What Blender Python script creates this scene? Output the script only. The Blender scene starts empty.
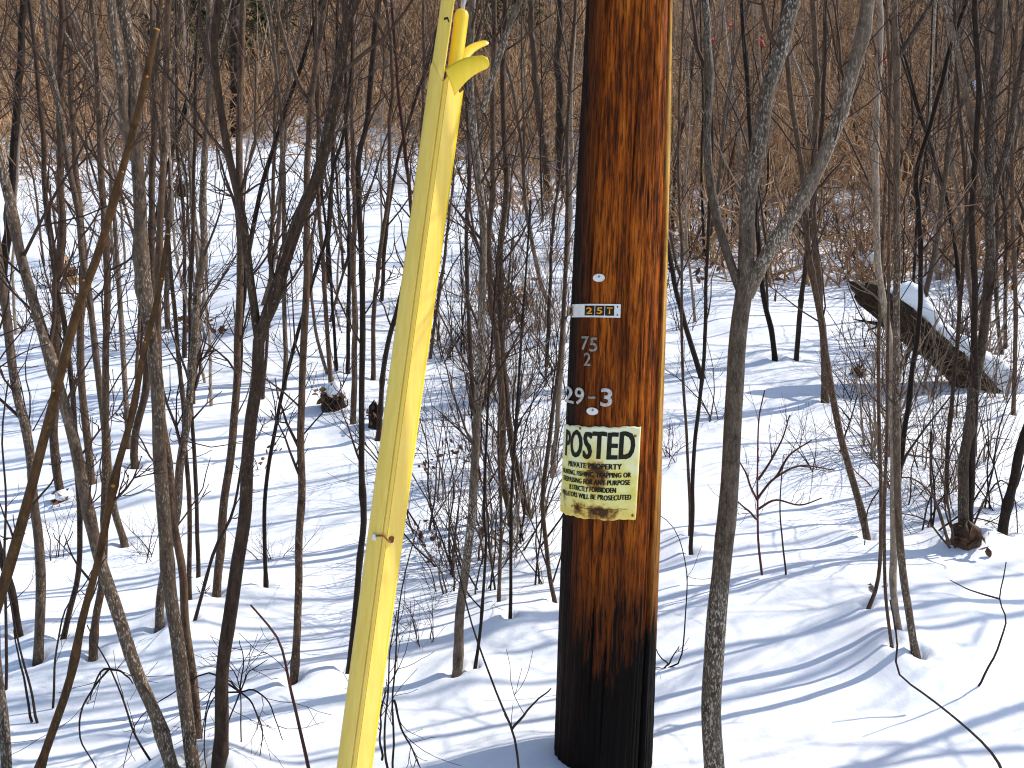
import bpy, bmesh, math, random
import numpy as np
from mathutils import Vector, Matrix

SC = bpy.context.scene
COL = SC.collection
rng = np.random.default_rng(11)
random.seed(5)
R = math.radians

# ------------------------------------------------------------------ camera
F = 803.0
H = 1.45
PITCH = R(6)
FW = np.array([0, math.cos(PITCH), -math.sin(PITCH)])
UP = np.array([0, math.sin(PITCH), math.cos(PITCH)])
RT = np.array([1.0, 0, 0])
CAM = np.array([0, 0, H])
cd = bpy.data.cameras.new('camera')
cd.sensor_width = 36
cd.lens = F / 1024 * 36
cd.clip_start = 0.05
cd.clip_end = 500
cam = bpy.data.objects.new('camera', cd)
COL.objects.link(cam)
cam.location = CAM
cam.rotation_euler = (math.pi / 2 - PITCH, 0, 0)
SC.camera = cam

def ray(px, py):
    return FW + (px - 512) / F * RT - (py - 384) / F * UP

def at_y(px, py, Y):
    d = ray(px, py)
    return CAM + d * (Y / d[1])

def at_depth(px, py, d):
    return CAM + ray(px, py) * d

def project(p):
    v = np.asarray(p) - CAM
    d = v @ FW
    return 512 + F * (v @ RT) / d, 384 - F * (v @ UP) / d, d

# ------------------------------------------------------------------ noise and terrain
def _hash(ix, iy, seed):
    h = (ix.astype(np.int64) * 374761393 + iy.astype(np.int64) * 668265263 + seed * 1442695041) & 0x7fffffff
    h = ((h ^ (h >> 13)) * 1274126177) & 0x7fffffff
    h = h ^ (h >> 16)
    return (h & 0xffff) / 65535.0

def vnoise(x, y, seed=0):
    x = np.asarray(x, float); y = np.asarray(y, float)
    ix = np.floor(x); iy = np.floor(y)
    fx = x - ix; fy = y - iy
    fx = fx * fx * fx * (fx * (fx * 6 - 15) + 10); fy = fy * fy * fy * (fy * (fy * 6 - 15) + 10)
    a = _hash(ix, iy, seed); b = _hash(ix + 1, iy, seed)
    c = _hash(ix, iy + 1, seed); d = _hash(ix + 1, iy + 1, seed)
    return (a + (b - a) * fx) * (1 - fy) + (c + (d - c) * fx) * fy - 0.5

def fbm(x, y, seed=0, octv=3):
    s = 0; a = 1.0
    for i in range(octv):
        s = s + a * vnoise(x * 2 ** i, y * 2 ** i, seed + i * 17)
        a *= 0.5
    return s

PY = np.array([-30, -10, -2, 0, 2.3, 3.2, 4, 6, 8.6, 12, 18, 25, 45, 75, 140.])
PZ = np.array([-.6, -.5, -.25, -.12, .03, .10, .22, .68, 1.40, 2.45, 4.6, 7.6, 17.5, 33, 60.])
_ty = np.linspace(-30, 140, 3401)
_tz = np.interp(_ty, PY, PZ)
_k = np.exp(-np.linspace(-2, 2, 41) ** 2); _k /= _k.sum()
_tz = np.convolve(np.pad(_tz, 20, mode='edge'), _k, mode='valid')
BASES = []

def height0(x, y):
    x = np.asarray(x, float); y = np.asarray(y, float)
    z = np.interp(y, _ty, _tz)
    w = np.clip((y - 2) / 6, 0.12, 1)
    z = z + 0.22 * w * fbm(x * 0.45 + 3, y * 0.45, 1, 3)
    z = z + 0.036 * fbm(x * 1.4, y * 1.9, 5, 3) + 0.007 * fbm(x * 7, y * 9, 9, 2)
    z = z + 0.13 * np.exp(-(((x - 1.55) / 0.9) ** 2 + ((y - 3.3) / 0.55) ** 2))
    z = z + 0.07 * np.exp(-(((x - 0.12) / 0.22) ** 2 + ((y - 2.12) / 0.22) ** 2))
    return z

def height(x, y):
    x = np.asarray(x, float); y = np.asarray(y, float)
    z = height0(x, y)
    for bx, by, rr, j in BASES:
        d2 = (x - bx) ** 2 + (y - by) ** 2
        z = z + (0.018 + 0.035 * j) * np.exp(-d2 / (rr * 2.2 + 0.09 + .05 * j) ** 2) - (0.045 + 0.03 * j) * np.exp(-d2 / (rr * 1.5 + 0.012) ** 2)
    return z

def ground_hit(px, py):
    d = ray(px, py)
    t = np.linspace(0.5, 110, 6000) / d[1]
    p = CAM[None] + d[None] * t[:, None]
    g = height0(p[:, 0], p[:, 1]) - p[:, 2]
    i = np.argmax(g > 0)
    if g[i] <= 0:
        i = len(t) - 1
    return p[i]

# ------------------------------------------------------------------ mesh helpers
def tubes(P, RAD, S):
    """P (N,K,3), RAD (N,K) -> verts, quads"""
    P = np.asarray(P, float); RAD = np.asarray(RAD, float)
    N, K, _ = P.shape
    T = np.gradient(P, axis=1)
    T /= np.linalg.norm(T, axis=2, keepdims=True) + 1e-9
    m = np.abs(T.mean(axis=1))
    ref = np.zeros((N, 3)); ref[np.arange(N), np.argmin(m, axis=1)] = 1
    U = ref[:, None] - T * (T * ref[:, None]).sum(2, keepdims=True)
    U /= np.linalg.norm(U, axis=2, keepdims=True) + 1e-9
    V = np.cross(T, U)
    a = np.arange(S) * 2 * math.pi / S
    C = np.cos(a)[None, None, :, None]; D = np.sin(a)[None, None, :, None]
    X = P[:, :, None] + RAD[:, :, None, None] * (U[:, :, None] * C + V[:, :, None] * D)
    idx = np.arange(N * K * S).reshape(N, K, S)
    q = np.stack([idx[:, :-1], np.roll(idx[:, :-1], -1, 2), np.roll(idx[:, 1:], -1, 2), idx[:, 1:]], -1)
    return X.reshape(-1, 3), q.reshape(-1, 4)

class MB:
    def __init__(s):
        s.v = []; s.q = []; s.n = 0
    def add(s, v, q):
        s.v.append(np.asarray(v, float)); s.q.append(np.asarray(q) + s.n); s.n += len(v)
    def tube(s, pts, rad, S=6):
        s.add(*tubes(np.asarray(pts)[None], np.asarray(rad)[None], S))
    def many(s, P, Rr, S):
        if len(P): s.add(*tubes(np.array(P), np.array(Rr), S))
    def build(s, name, mat, parent=None, origin=None, smooth=True):
        v = np.concatenate(s.v); q = np.concatenate(s.q)
        if origin is not None:
            v = v - np.asarray(origin)
        me = bpy.data.meshes.new(name)
        me.vertices.add(len(v)); me.vertices.foreach_set('co', v.astype(np.float32).ravel())
        n = len(q); k = q.shape[1]
        me.loops.add(n * k); me.loops.foreach_set('vertex_index', q.astype(np.int32).ravel())
        me.polygons.add(n)
        me.polygons.foreach_set('loop_start', np.arange(0, n * k, k, dtype=np.int32))
        me.polygons.foreach_set('loop_total', np.full(n, k, dtype=np.int32))
        me.polygons.foreach_set('use_smooth', np.full(n, smooth))
        me.update(calc_edges=True); me.validate()
        me.materials.append(mat)
        o = bpy.data.objects.new(name, me)
        COL.objects.link(o)
        if parent is not None:
            o.parent = parent
        elif origin is not None:
            o.location = origin
        return o

def tag(o, label=None, cat=None, group=None, kind=None):
    if label: o['label'] = label
    if cat: o['category'] = cat
    if group: o['group'] = group
    if kind: o['kind'] = kind
    return o

def empty(name, loc):
    o = bpy.data.objects.new(name, None)
    o.empty_display_size = 0.1
    o.location = loc
    COL.objects.link(o)
    return o

# ------------------------------------------------------------------ materials
def newmat(name):
    m = bpy.data.materials.new(name); m.use_nodes = True
    nt = m.node_tree
    b = nt.nodes['Principled BSDF']
    return m, nt, b

def N(nt, t, **k):
    n = nt.nodes.new(t)
    for a, v in k.items(): setattr(n, a, v)
    return n

def L(nt, a, b): nt.links.new(a, b)

def noise(nt, vec, scale, detail=4, rough=.6):
    n = N(nt, 'ShaderNodeTexNoise'); n.inputs['Scale'].default_value = scale
    n.inputs['Detail'].default_value = detail; n.inputs['Roughness'].default_value = rough
    if vec is not None: L(nt, vec, n.inputs['Vector'])
    return n.outputs['Fac']

def ramp(nt, fac, stops):
    r = N(nt, 'ShaderNodeValToRGB'); e = r.color_ramp.elements
    e[0].position, e[0].color = stops[0][0], (*stops[0][1], 1)
    e[1].position, e[1].color = stops[-1][0], (*stops[-1][1], 1)
    for p, c in stops[1:-1]:
        x = e.new(p); x.color = (*c, 1)
    L(nt, fac, r.inputs['Fac']); return r.outputs['Color']

def mapping(nt, scale=(1, 1, 1), src='Object'):
    tc = N(nt, 'ShaderNodeTexCoord'); mp = N(nt, 'ShaderNodeMapping')
    mp.inputs['Scale'].default_value = scale
    L(nt, tc.outputs[src], mp.inputs['Vector'])
    return mp

def mix(nt, fac, a, b, blend='MIX'):
    m = N(nt, 'ShaderNodeMix', data_type='RGBA', blend_type=blend)
    for s, v in ((0, fac), (6, a), (7, b)):
        if hasattr(v, 'default_value'): L(nt, v, m.inputs[s])
        elif isinstance(v, (int, float)): m.inputs[s].default_value = v
        else: m.inputs[s].default_value = (*v, 1)
    return m.outputs[2]

def math_(nt, op, a, b=None, clamp=False):
    m = N(nt, 'ShaderNodeMath', operation=op); m.use_clamp = clamp
    for i, v in enumerate((a, b)):
        if v is None: continue
        if hasattr(v, 'default_value'): L(nt, v, m.inputs[i])
        else: m.inputs[i].default_value = v
    return m.outputs[0]

def bump(nt, b, h, strength=.4, dist=.01):
    n = N(nt, 'ShaderNodeBump'); n.inputs['Strength'].default_value = strength
    n.inputs['Distance'].default_value = dist
    L(nt, h, n.inputs['Height']); L(nt, n.outputs['Normal'], b.inputs['Normal'])

def bark(name, dark, light, spot, spotamt=.60, rough=.58):
    m, nt, b = newmat(name)
    mp = mapping(nt, (1, 1, .35))
    oi = N(nt, 'ShaderNodeObjectInfo')
    off = N(nt, 'ShaderNodeVectorMath', operation='ADD')
    L(nt, mp.outputs[0], off.inputs[0]); L(nt, oi.outputs['Location'], off.inputs[1])
    v = off.outputs[0]
    n1 = noise(nt, v, 60, 6, .75)
    n2 = noise(nt, v, 240, 3, .6)
    n3 = noise(nt, v, 6, 3)
    c = ramp(nt, n1, [(.32, dark), (.68, light)])
    sp = ramp(nt, n2, [(spotamt - .05, (0, 0, 0)), (spotamt + .04, (1, 1, 1))])
    patch = ramp(nt, n3, [(.42, (.1, .1, .1)), (.6, (1, 1, 1))])
    f = math_(nt, 'MULTIPLY', sp, patch)
    c = mix(nt, f, c, spot)
    hv = N(nt, 'ShaderNodeHueSaturation')
    L(nt, c, hv.inputs['Color'])
    L(nt, math_(nt, 'ADD', math_(nt, 'MULTIPLY', oi.outputs['Random'], .75), .48), hv.inputs['Value'])
    L(nt, hv.outputs['Color'], b.inputs['Base Color'])
    b.inputs['Roughness'].default_value = rough
    b.inputs['Specular IOR Level'].default_value = .12
    bump(nt, b, n1, .6, .004)
    return m

M = {}
M['bark_grey'] = bark('grey_brown_bark', (.034, .021, .013), (.17, .115, .078), (.40, .34, .275), .60)
M['bark_brown'] = bark('brown_bark', (.028, .015, .009), (.14, .083, .050), (.30, .24, .18), .63)
M['bark_alder'] = bark('speckled_alder_bark', (.045, .030, .020), (.21, .15, .105), (.52, .47, .39), .57)
M['bark_orange'] = bark('orange_brown_bark', (.040, .019, .007), (.15, .074, .026), (.22, .13, .06), .66)
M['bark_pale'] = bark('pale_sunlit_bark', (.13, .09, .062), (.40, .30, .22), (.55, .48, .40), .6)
M['bark_dark'] = bark('dark_old_bark', (.012, .007, .005), (.050, .031, .020), (.14, .11, .08), .66)
M['bark_log'] = bark('rotten_log_bark', (.008, .005, .003), (.11, .066, .038), (.28, .2, .13), .63)
M['bark_red'] = bark('red_brown_cane_bark', (.06, .02, .015), (.14, .05, .035), (.2, .1, .08), .7)

def flat_noise(name, c0, c1, scale=20, rough=.8, spec=.2):
    m, nt, b = newmat(name)
    mp = mapping(nt, (1, 1, 1))
    n1 = noise(nt, mp.outputs[0], scale, 3)
    L(nt, ramp(nt, n1, [(.3, c0), (.7, c1)]), b.inputs['Base Color'])
    b.inputs['Roughness'].default_value = rough
    b.inputs['Specular IOR Level'].default_value = spec
    return m
M['twig'] = flat_noise('twig_bark', (.025, .013, .009), (.085, .05, .034), 5)
M['twig_pale'] = flat_noise('pale_twig_bark', (.10, .062, .040), (.34, .235, .155), 5)
M['brush'] = flat_noise('brown_brush_bark', (.12, .062, .030), (.66, .41, .225), 5)
M['leaf'] = flat_noise('dead_brown_leaf', (.06, .03, .018), (.2, .1, .05), 40)
M['leaf_tan'] = flat_noise('dead_tan_grass', (.2, .11, .045), (.42, .26, .12), 30)
M['berry'] = flat_noise('red_berry', (.35, .03, .02), (.55, .05, .03), 30, .4, .5)
M['scar'] = flat_noise('fresh_orange_cut_wood', (.30, .12, .02), (.48, .21, .045), 60)
M['needle'] = flat_noise('dark_evergreen_needle', (.02, .035, .012), (.06, .085, .025), 3)
M['steel'] = flat_noise('galvanised_steel', (.28, .28, .28), (.5, .5, .5), 60, .45, .5)
M['digit'] = flat_noise('dull_aluminium_digit', (.32, .29, .26), (.62, .60, .58), 120, .5, .5)
M['digit_grey'] = flat_noise('tarnished_aluminium_digit', (.10, .085, .07), (.36, .33, .30), 120, .6, .4)
M['black_ink'] = flat_noise('black_print', (.015, .016, .01), (.03, .03, .02), 90, .7, .08)
M['orange_ink'] = flat_noise('orange_print', (.75, .27, .02), (.85, .36, .04), 50, .6)
M['white_plate'] = flat_noise('white_plate', (.62, .60, .58), (.80, .78, .76), 60, .5)
M['clip_red'] = flat_noise('rusty_clip', (.16, .05, .02), (.3, .12, .04), 90, .6)

# snow
m, nt, b = newmat('snow')
geo = N(nt, 'ShaderNodeNewGeometry')
pos = geo.outputs['Position']
sep = N(nt, 'ShaderNodeSeparateXYZ'); L(nt, pos, sep.inputs[0])
edge = math_(nt, 'SUBTRACT', math_(nt, 'ADD', sep.outputs['Y'], math_(nt, 'MULTIPLY', sep.outputs['X'], .40)), 15.0)
nz = noise(nt, pos, .55, 5, .65)
fac = math_(nt, 'ADD', math_(nt, 'MULTIPLY', edge, .16), math_(nt, 'MULTIPLY', math_(nt, 'SUBTRACT', nz, .5), 3.4))
fac = math_(nt, 'MULTIPLY', fac, 1.0, True)
nl = noise(nt, pos, 9, 5, .7)
shaded_litter = ramp(nt, nl, [(.3, (.022, .012, .007)), (.58, (.08, .045, .027)), (.78, (.20, .12, .075))])  # leaf litter, its colour darkened to hold the shadow between twigs
nc = noise(nt, pos, 3.0, 4)
snowc = ramp(nt, nc, [(.3, (.80, .82, .86)), (.7, (.88, .89, .91))])
L(nt, mix(nt, fac, snowc, shaded_litter), b.inputs['Base Color'])
b.inputs['Roughness'].default_value = .55
b.inputs['Specular IOR Level'].default_value = .25
h1 = noise(nt, pos, 14, 4, .55); h2 = noise(nt, pos, 90, 3, .6)
hh = math_(nt, 'ADD', math_(nt, 'MULTIPLY', h1, 1.0), math_(nt, 'MULTIPLY', h2, .18))
bump(nt, b, hh, .2, .02)
M['snow'] = m
m, nt, b = newmat('heaped_snow')
mp = mapping(nt)
L(nt, ramp(nt, noise(nt, mp.outputs[0], 4, 3), [(.3, (.80, .82, .86)), (.7, (.88, .89, .91))]), b.inputs['Base Color'])
b.inputs['Roughness'].default_value = .55
bump(nt, b, noise(nt, mp.outputs[0], 25, 4), .4, .02)
M['snow_heap'] = m

# yellow plastic
def plastic(name, c0, c1):
    m, nt, b = newmat(name)
    mp = mapping(nt, (1, 1, .08))
    n1 = noise(nt, mp.outputs[0], 90, 4, .6)
    mp2 = mapping(nt, (1, 1, 1))
    n2 = noise(nt, mp2.outputs[0], 14, 4, .6)
    c = ramp(nt, n1, [(.3, c0), (.75, c1)])
    c = mix(nt, math_(nt, 'MULTIPLY', ramp(nt, n2, [(.58, (0, 0, 0)), (.75, (1, 1, 1))]), .08), c, (.55, .42, .10))
    L(nt, c, b.inputs['Base Color'])
    b.inputs['Roughness'].default_value = .33
    b.inputs['Specular IOR Level'].default_value = .65
    b.inputs['Subsurface Weight'].default_value = 0.0
    bump(nt, b, n1, .08, .002)
    return m
M['yellow'] = plastic('faded_yellow_plastic', (.74, .49, .05), (.84, .60, .10))
M['yellow_deep'] = plastic('deep_yellow_plastic', (.82, .54, .006), (.90, .63, .014))

# ------------------------------------------------------------------ utility pole geometry frame
PB = at_depth(602.5, 764, 2.45)
YB = PB[1]
PT = at_y(629, 0, YB + 0.10)
AX = (PT - PB); POLE_H0 = np.linalg.norm(AX); AX /= POLE_H0
hv = np.array([PB[0], PB[1], 0]); hv /= np.linalg.norm(hv)      # camera -> pole, horizontal
E2 = hv - AX * (hv @ AX); E2 /= np.linalg.norm(E2)
E1 = np.cross(E2, AX)                                             # to the right
dT = project(PT)[2]
R0 = 48.3 * 2.45 / F
R1 = 42.2 * dT / F
def pole_r(h):
    h = np.asarray(h, float)
    f = np.clip(h / POLE_H0, -.3, 1)
    px = np.interp(f, [-.3, 0, .2, .33, .5, .66, .8, .92, 1], [48.4, 48.4, 48.3, 48.0, 47.4, 46.4, 45.0, 43.4, 42.0])
    return px * (2.45 + (dT - 2.45) * f) / F - np.clip(h - POLE_H0, 0, 20) * 0.004
def pole_p(th, h, off=0.0):
    th = np.asarray(th, float); h = np.asarray(h, float)
    r = pole_r(h) + off
    return PB + AX * h[..., None] + (r * np.sin(th))[..., None] * E1 - (r * np.cos(th))[..., None] * E2
def pole_h(py):
    lo, hi = -.3, POLE_H0 + .5
    for _ in range(40):
        mid = (lo + hi) / 2
        if project(pole_p(0., np.float64(mid)))[1] > py: lo = mid
        else: hi = mid
    return (lo + hi) / 2
def pole_th(px, py):
    h = np.float64(pole_h(py)); lo, hi = -1.5, 1.5
    for _ in range(40):
        mid = (lo + hi) / 2
        if project(pole_p(mid, h))[0] < px: lo = mid
        else: hi = mid
    return (lo + hi) / 2

# pole material in the pole's own frame (object z = along the pole)
m, nt, b = newmat('weathered_pole_wood')
mp = mapping(nt, (1, 1, .085))
mp3 = mapping(nt, (1, 1, .16))
v = mp.outputs[0]
g1 = noise(nt, v, 50, 7, .72); g2 = noise(nt, v, 170, 4, .65); g3 = noise(nt, mp3.outputs[0], 11, 4, .6)
c = ramp(nt, g1, [(.30, (.016, .005, .003)), (.40, (.085, .021, .005)), (.51, (.29, .064, .007)), (.63, (.48, .13, .013)), (.78, (.60, .27, .065))])
c = mix(nt, ramp(nt, g2, [(.38, (.8, .8, .8)), (.52, (0, 0, 0))]), c, (.035, .011, .005))
c = mix(nt, math_(nt, 'MULTIPLY', ramp(nt, g3, [(.55, (0, 0, 0)), (.75, (1, 1, 1))]), .55), c, (.022, .008, .004))
tc = N(nt, 'ShaderNodeTexCoord'); sp = N(nt, 'ShaderNodeSeparateXYZ'); L(nt, tc.outputs['Object'], sp.inputs[0])
mp4 = mapping(nt, (1, 1, .018))
g4 = noise(nt, mp4.outputs[0], 34, 4, .6)
c = mix(nt, math_(nt, 'MULTIPLY', ramp(nt, g4, [(.52, (0, 0, 0)), (.64, (1, 1, 1))]), .6), c, (.020, .007, .004))
mp5 = mapping(nt, (1, 1, .028))
g5 = noise(nt, mp5.outputs[0], 105, 3, .55)
c = mix(nt, math_(nt, 'MULTIPLY', ramp(nt, g5, [(.60, (0, 0, 0)), (.66, (1, 1, 1))]), .85), c, (.012, .005, .003))
# sunlight on the strip beyond the long split, put into the wood colour
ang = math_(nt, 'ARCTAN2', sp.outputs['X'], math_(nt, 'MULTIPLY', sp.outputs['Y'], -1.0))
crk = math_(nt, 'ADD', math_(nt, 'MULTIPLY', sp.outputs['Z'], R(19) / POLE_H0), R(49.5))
bare = math_(nt, 'MULTIPLY', math_(nt, 'SUBTRACT', ang, crk), 22, True)  # mask for the painted sunlight
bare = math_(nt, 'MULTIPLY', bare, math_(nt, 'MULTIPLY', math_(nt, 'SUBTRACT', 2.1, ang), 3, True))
sunlit_c = ramp(nt, g1, [(.3, (.30, .13, .025)), (.5, (.58, .32, .075)), (.7, (.70, .45, .14))])
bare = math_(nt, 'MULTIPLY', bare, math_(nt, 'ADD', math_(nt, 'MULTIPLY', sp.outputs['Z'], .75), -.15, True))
c = mix(nt, math_(nt, 'MULTIPLY', bare, .9), c, sunlit_c)
# creosote: black at the butt, with runs reaching up
st = math_(nt, 'MULTIPLY', math_(nt, 'SUBTRACT', .66, sp.outputs['Z']), 2.7)
st = math_(nt, 'ADD', st, math_(nt, 'MULTIPLY', math_(nt, 'SUBTRACT', g1, .5), 3.8))
st = math_(nt, 'ADD', st, math_(nt, 'MULTIPLY', math_(nt, 'SUBTRACT', g3, .5), 2.2))
st = math_(nt, 'MULTIPLY', st, 1.25, True)
c = mix(nt, st, c, (.0045, .003, .0026))
# one flank's shade put into the colour, along with old creosote runs
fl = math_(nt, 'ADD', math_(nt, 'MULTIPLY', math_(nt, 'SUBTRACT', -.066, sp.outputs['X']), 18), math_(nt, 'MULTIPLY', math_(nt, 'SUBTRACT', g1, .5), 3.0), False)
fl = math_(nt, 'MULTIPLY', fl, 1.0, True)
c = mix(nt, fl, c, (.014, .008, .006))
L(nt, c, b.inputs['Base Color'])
b.inputs['Roughness'].default_value = .6
b.inputs['Specular IOR Level'].default_value = .06
bump(nt, b, math_(nt, 'ADD', g1, math_(nt, 'MULTIPLY', g2, .5)), .8, .008)
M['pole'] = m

def frame_matrix(origin):
    return Matrix(((E1[0], E2[0], AX[0], origin[0]), (E1[1], E2[1], AX[1], origin[1]), (E1[2], E2[2], AX[2], origin[2]), (0, 0, 0, 1)))

def to_frame(v, origin):
    d = np.asarray(v) - origin
    return np.stack([d @ E1, d @ E2, d @ AX], -1)

TOTAL_H = 8.2
def build_pole():
    A = 420
    hs = np.concatenate([np.linspace(-.45, 2.6, 170), np.linspace(2.7, TOTAL_H, 40)])
    th = np.linspace(-math.pi, math.pi, A, endpoint=False)
    T, Hh = np.meshgrid(th, hs)
    # spiral grain
    Tg = T - .17 * Hh
    off = .0030 * fbm(Tg * 9 + 40, Hh * 1.3, 31, 3) + .0034 * fbm(Tg * 34 + 90, Hh * 1.6, 41, 3)
    off -= .010 * np.clip(vnoise(Tg * 22 + 70, Hh * .9, 77) - .30, 0, 1) * 2
    crack = R(47) + (R(66) - R(47)) * np.clip(Hh / POLE_H0, -.1, 1.2) + .035 * fbm(Hh * 2.2, Hh * 0 + .5, 61, 3)
    d = (T - crack)
    off -= .024 * np.exp(-(d / .036) ** 2)
    off += .004 * np.exp(-((d - .12) / .10) ** 2)
    for (t0, h0, h1, w, dp) in ((-.35, .15, .75, .02, .007), (.1, 1.2, 2.4, .015, .006), (.35, .5, 1.25, .014, .006), (-.75, .9, 2.3, .02, .009), (.62, 1.5, 2.5, .012, .006), (-.1, .0, .6, .016, .007)):
        m_ = np.clip((Hh - h0) / .2, 0, 1) * np.clip((h1 - Hh) / .2, 0, 1)
        off -= dp * m_ * np.exp(-((T - t0 - .17 * (Hh - h0) - .02 * fbm(Hh * 4, Hh * 0, 5)) / w) ** 2)
    P = pole_p(T, Hh, off)
    V = to_frame(P.reshape(-1, 3), PB)
    K = len(hs); idx = np.arange(K * A).reshape(K, A)
    q = np.stack([idx[:-1], np.roll(idx[:-1], -1, 1), np.roll(idx[1:], -1, 1), idx[1:]], -1).reshape(-1, 4)
    mb = MB(); mb.add(V, q)
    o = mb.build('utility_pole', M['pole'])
    o.matrix_world = frame_matrix(PB)
    bm = bmesh.new(); bm.from_mesh(o.data)
    bm.faces.new([w for w in list(bm.verts)[-A:]] if False else [bm.verts[i] for i in idx[-1]] ) if not bm.verts.ensure_lookup_table() else None
    bm.to_mesh(o.data); bm.free()
    tag(o, 'weathered brown wooden utility pole with a black creosoted foot and a long split', 'utility pole')
    return o
build_pole()

# ------------------------------------------------------------------ lettering and things nailed to the pole
def text_mesh(txt, size=1.0, bold=0.0):
    cu = bpy.data.curves.new('lettering', 'FONT')
    cu.body = txt; cu.size = size; cu.offset = bold; cu.resolution_u = 3
    cu.space_character = 1.06; cu.align_x = 'CENTER'; cu.align_y = 'CENTER'
    o = bpy.data.objects.new('lettering', cu); COL.objects.link(o)
    dg = bpy.context.evaluated_depsgraph_get(); dg.update()
    me = bpy.data.meshes.new_from_object(o.evaluated_get(dg))
    bpy.data.objects.remove(o); bpy.data.curves.remove(cu)
    return me

def wrap_mesh(me, width, hgt, uc, vc, off, thick, name, mat, origin, parent=None, shear=0.0, fixed=None):
    """fit a flat mesh into width x height centred on arc position uc (metres) and pole height vc, bend it round the pole"""
    bm = bmesh.new(); bm.from_mesh(me)
    bmesh.ops.remove_doubles(bm, verts=bm.verts, dist=1e-5)
    xs = [w.co.x for w in bm.verts]; ys = [w.co.y for w in bm.verts]
    x0, x1, y0, y1 = min(xs), max(xs), min(ys), max(ys)
    if fixed: y0, y1 = fixed
    sx = width / (x1 - x0); sy = hgt / (y1 - y0)
    for w in bm.verts:
        x = (w.co.x - (x0 + x1) / 2) * sx; y = (w.co.y - (y0 + y1) / 2) * sy
        w.co = (x + shear * y, y, 0)
    n = max(2, int(width / .008))
    for i in range(1, n):
        bmesh.ops.bisect_plane(bm, geom=bm.verts[:] + bm.edges[:] + bm.faces[:], plane_co=(-width / 2 + width * i / n, 0, 0), plane_no=(1, 0, 0), dist=1e-6)
    r = bmesh.ops.extrude_face_region(bm, geom=bm.faces[:])
    top = [g for g in r['geom'] if isinstance(g, bmesh.types.BMVert)]
    for w in top: w.co.z += thick
    for w in bm.verts:
        u, vv, zz = w.co.x + uc, w.co.y + vc, w.co.z
        w.co = Vector(surf(u, vv, off + zz) - origin)
    bmesh.ops.recalc_face_normals(bm, faces=bm.faces)
    m2 = bpy.data.meshes.new(name); bm.to_mesh(m2); bm.free()
    m2.materials.append(mat)
    o = bpy.data.objects.new(name, m2); COL.objects.link(o)
    if parent is None: o.location = origin
    else: o.parent = parent
    bpy.data.meshes.remove(me)
    return o

TH_LIM = R(-74)
def surf(u, h, off):
    rr = float(pole_r(h))
    th = u / rr
    if th >= TH_LIM:
        return pole_p(np.float64(th), np.float64(h), off)
    p = pole_p(np.float64(TH_LIM), np.float64(h), off)       # a sheet wider than the curve stands off along the tangent
    tdir = math.cos(TH_LIM) * E1 + math.sin(TH_LIM) * E2
    extra = (th - TH_LIM) * rr
    ndir = math.sin(TH_LIM) * E1 - math.cos(TH_LIM) * E2
    return p + tdir * extra + ndir * (extra * extra * 1.5)

def arc_u(px, py):
    return pole_th(px, py) * float(pole_r(pole_h(py)))

def rect_mesh(w, h, nx=1, ny=1, rnd=0.0):
    me = bpy.data.meshes.new('rect'); bm = bmesh.new()
    bmesh.ops.create_grid(bm, x_segments=nx, y_segments=ny, size=.5)
    for x in bm.verts: x.co.x *= w; x.co.y *= h
    if rnd:
        c = [x for x in bm.verts if abs(abs(x.co.x) - w / 2) < 1e-6 and abs(abs(x.co.y) - h / 2) < 1e-6]
        bmesh.ops.bevel(bm, geom=c, offset=rnd, segments=3, affect='VERTICES')
    bm.to_mesh(me); bm.free(); return me

# POSTED notice
hb, ht = pole_h(521), pole_h(428)
SIGN_H = ht - hb
ur = arc_u(638.5, 474)
SIGN_W = SIGN_H * 1.02
uc = ur - SIGN_W / 2
vc = (hb + ht) / 2
so = surf(uc, vc, .004)
m, nt, b = newmat('faded_yellow_notice')
tc = N(nt, 'ShaderNodeTexCoord'); co = tc.outputs['UV']
sp = N(nt, 'ShaderNodeSeparateXYZ'); L(nt, co, sp.inputs[0])
n1 = noise(nt, co, 5, 4, .6); n2 = noise(nt, co, 16, 5, .65)
base = ramp(nt, n1, [(.3, (.70, .58, .10)), (.55, (.80, .72, .26)), (.75, (.84, .80, .46))])
fade = math_(nt, 'MULTIPLY', math_(nt, 'ADD', math_(nt, 'SUBTRACT', sp.outputs['Y'], .42), math_(nt, 'SUBTRACT', n1, .5)), 1.3, True)
base = mix(nt, fade, base, (.80, .80, .62))
gold = math_(nt, 'MULTIPLY', math_(nt, 'ADD', math_(nt, 'SUBTRACT', .22, sp.outputs['Y']), math_(nt, 'MULTIPLY', math_(nt, 'SUBTRACT', n2, .5), .4)), 3.2, True)
base = mix(nt, math_(nt, 'MULTIPLY', gold, .8), base, (.74, .47, .06))
def rust(cx, cy, rad, sx=1., sy=1.):
    a = N(nt, 'ShaderNodeVectorMath', operation='SUBTRACT'); L(nt, co, a.inputs[0]); a.inputs[1].default_value = (cx, cy, 0)
    s_ = N(nt, 'ShaderNodeVectorMath', operation='MULTIPLY'); L(nt, a.outputs[0], s_.inputs[0]); s_.inputs[1].default_value = (sx, sy, 0)
    ln = N(nt, 'ShaderNodeVectorMath', operation='LENGTH'); L(nt, s_.outputs[0], ln.inputs[0])
    d = math_(nt, 'SUBTRACT', rad, ln.outputs['Value'])
    d = math_(nt, 'ADD', d, math_(nt, 'MULTIPLY', math_(nt, 'SUBTRACT', n2, .5), .22))
    return math_(nt, 'MULTIPLY', d, 14, True), math_(nt, 'MULTIPLY', math_(nt, 'SUBTRACT', d, .028), 16, True)
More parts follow.
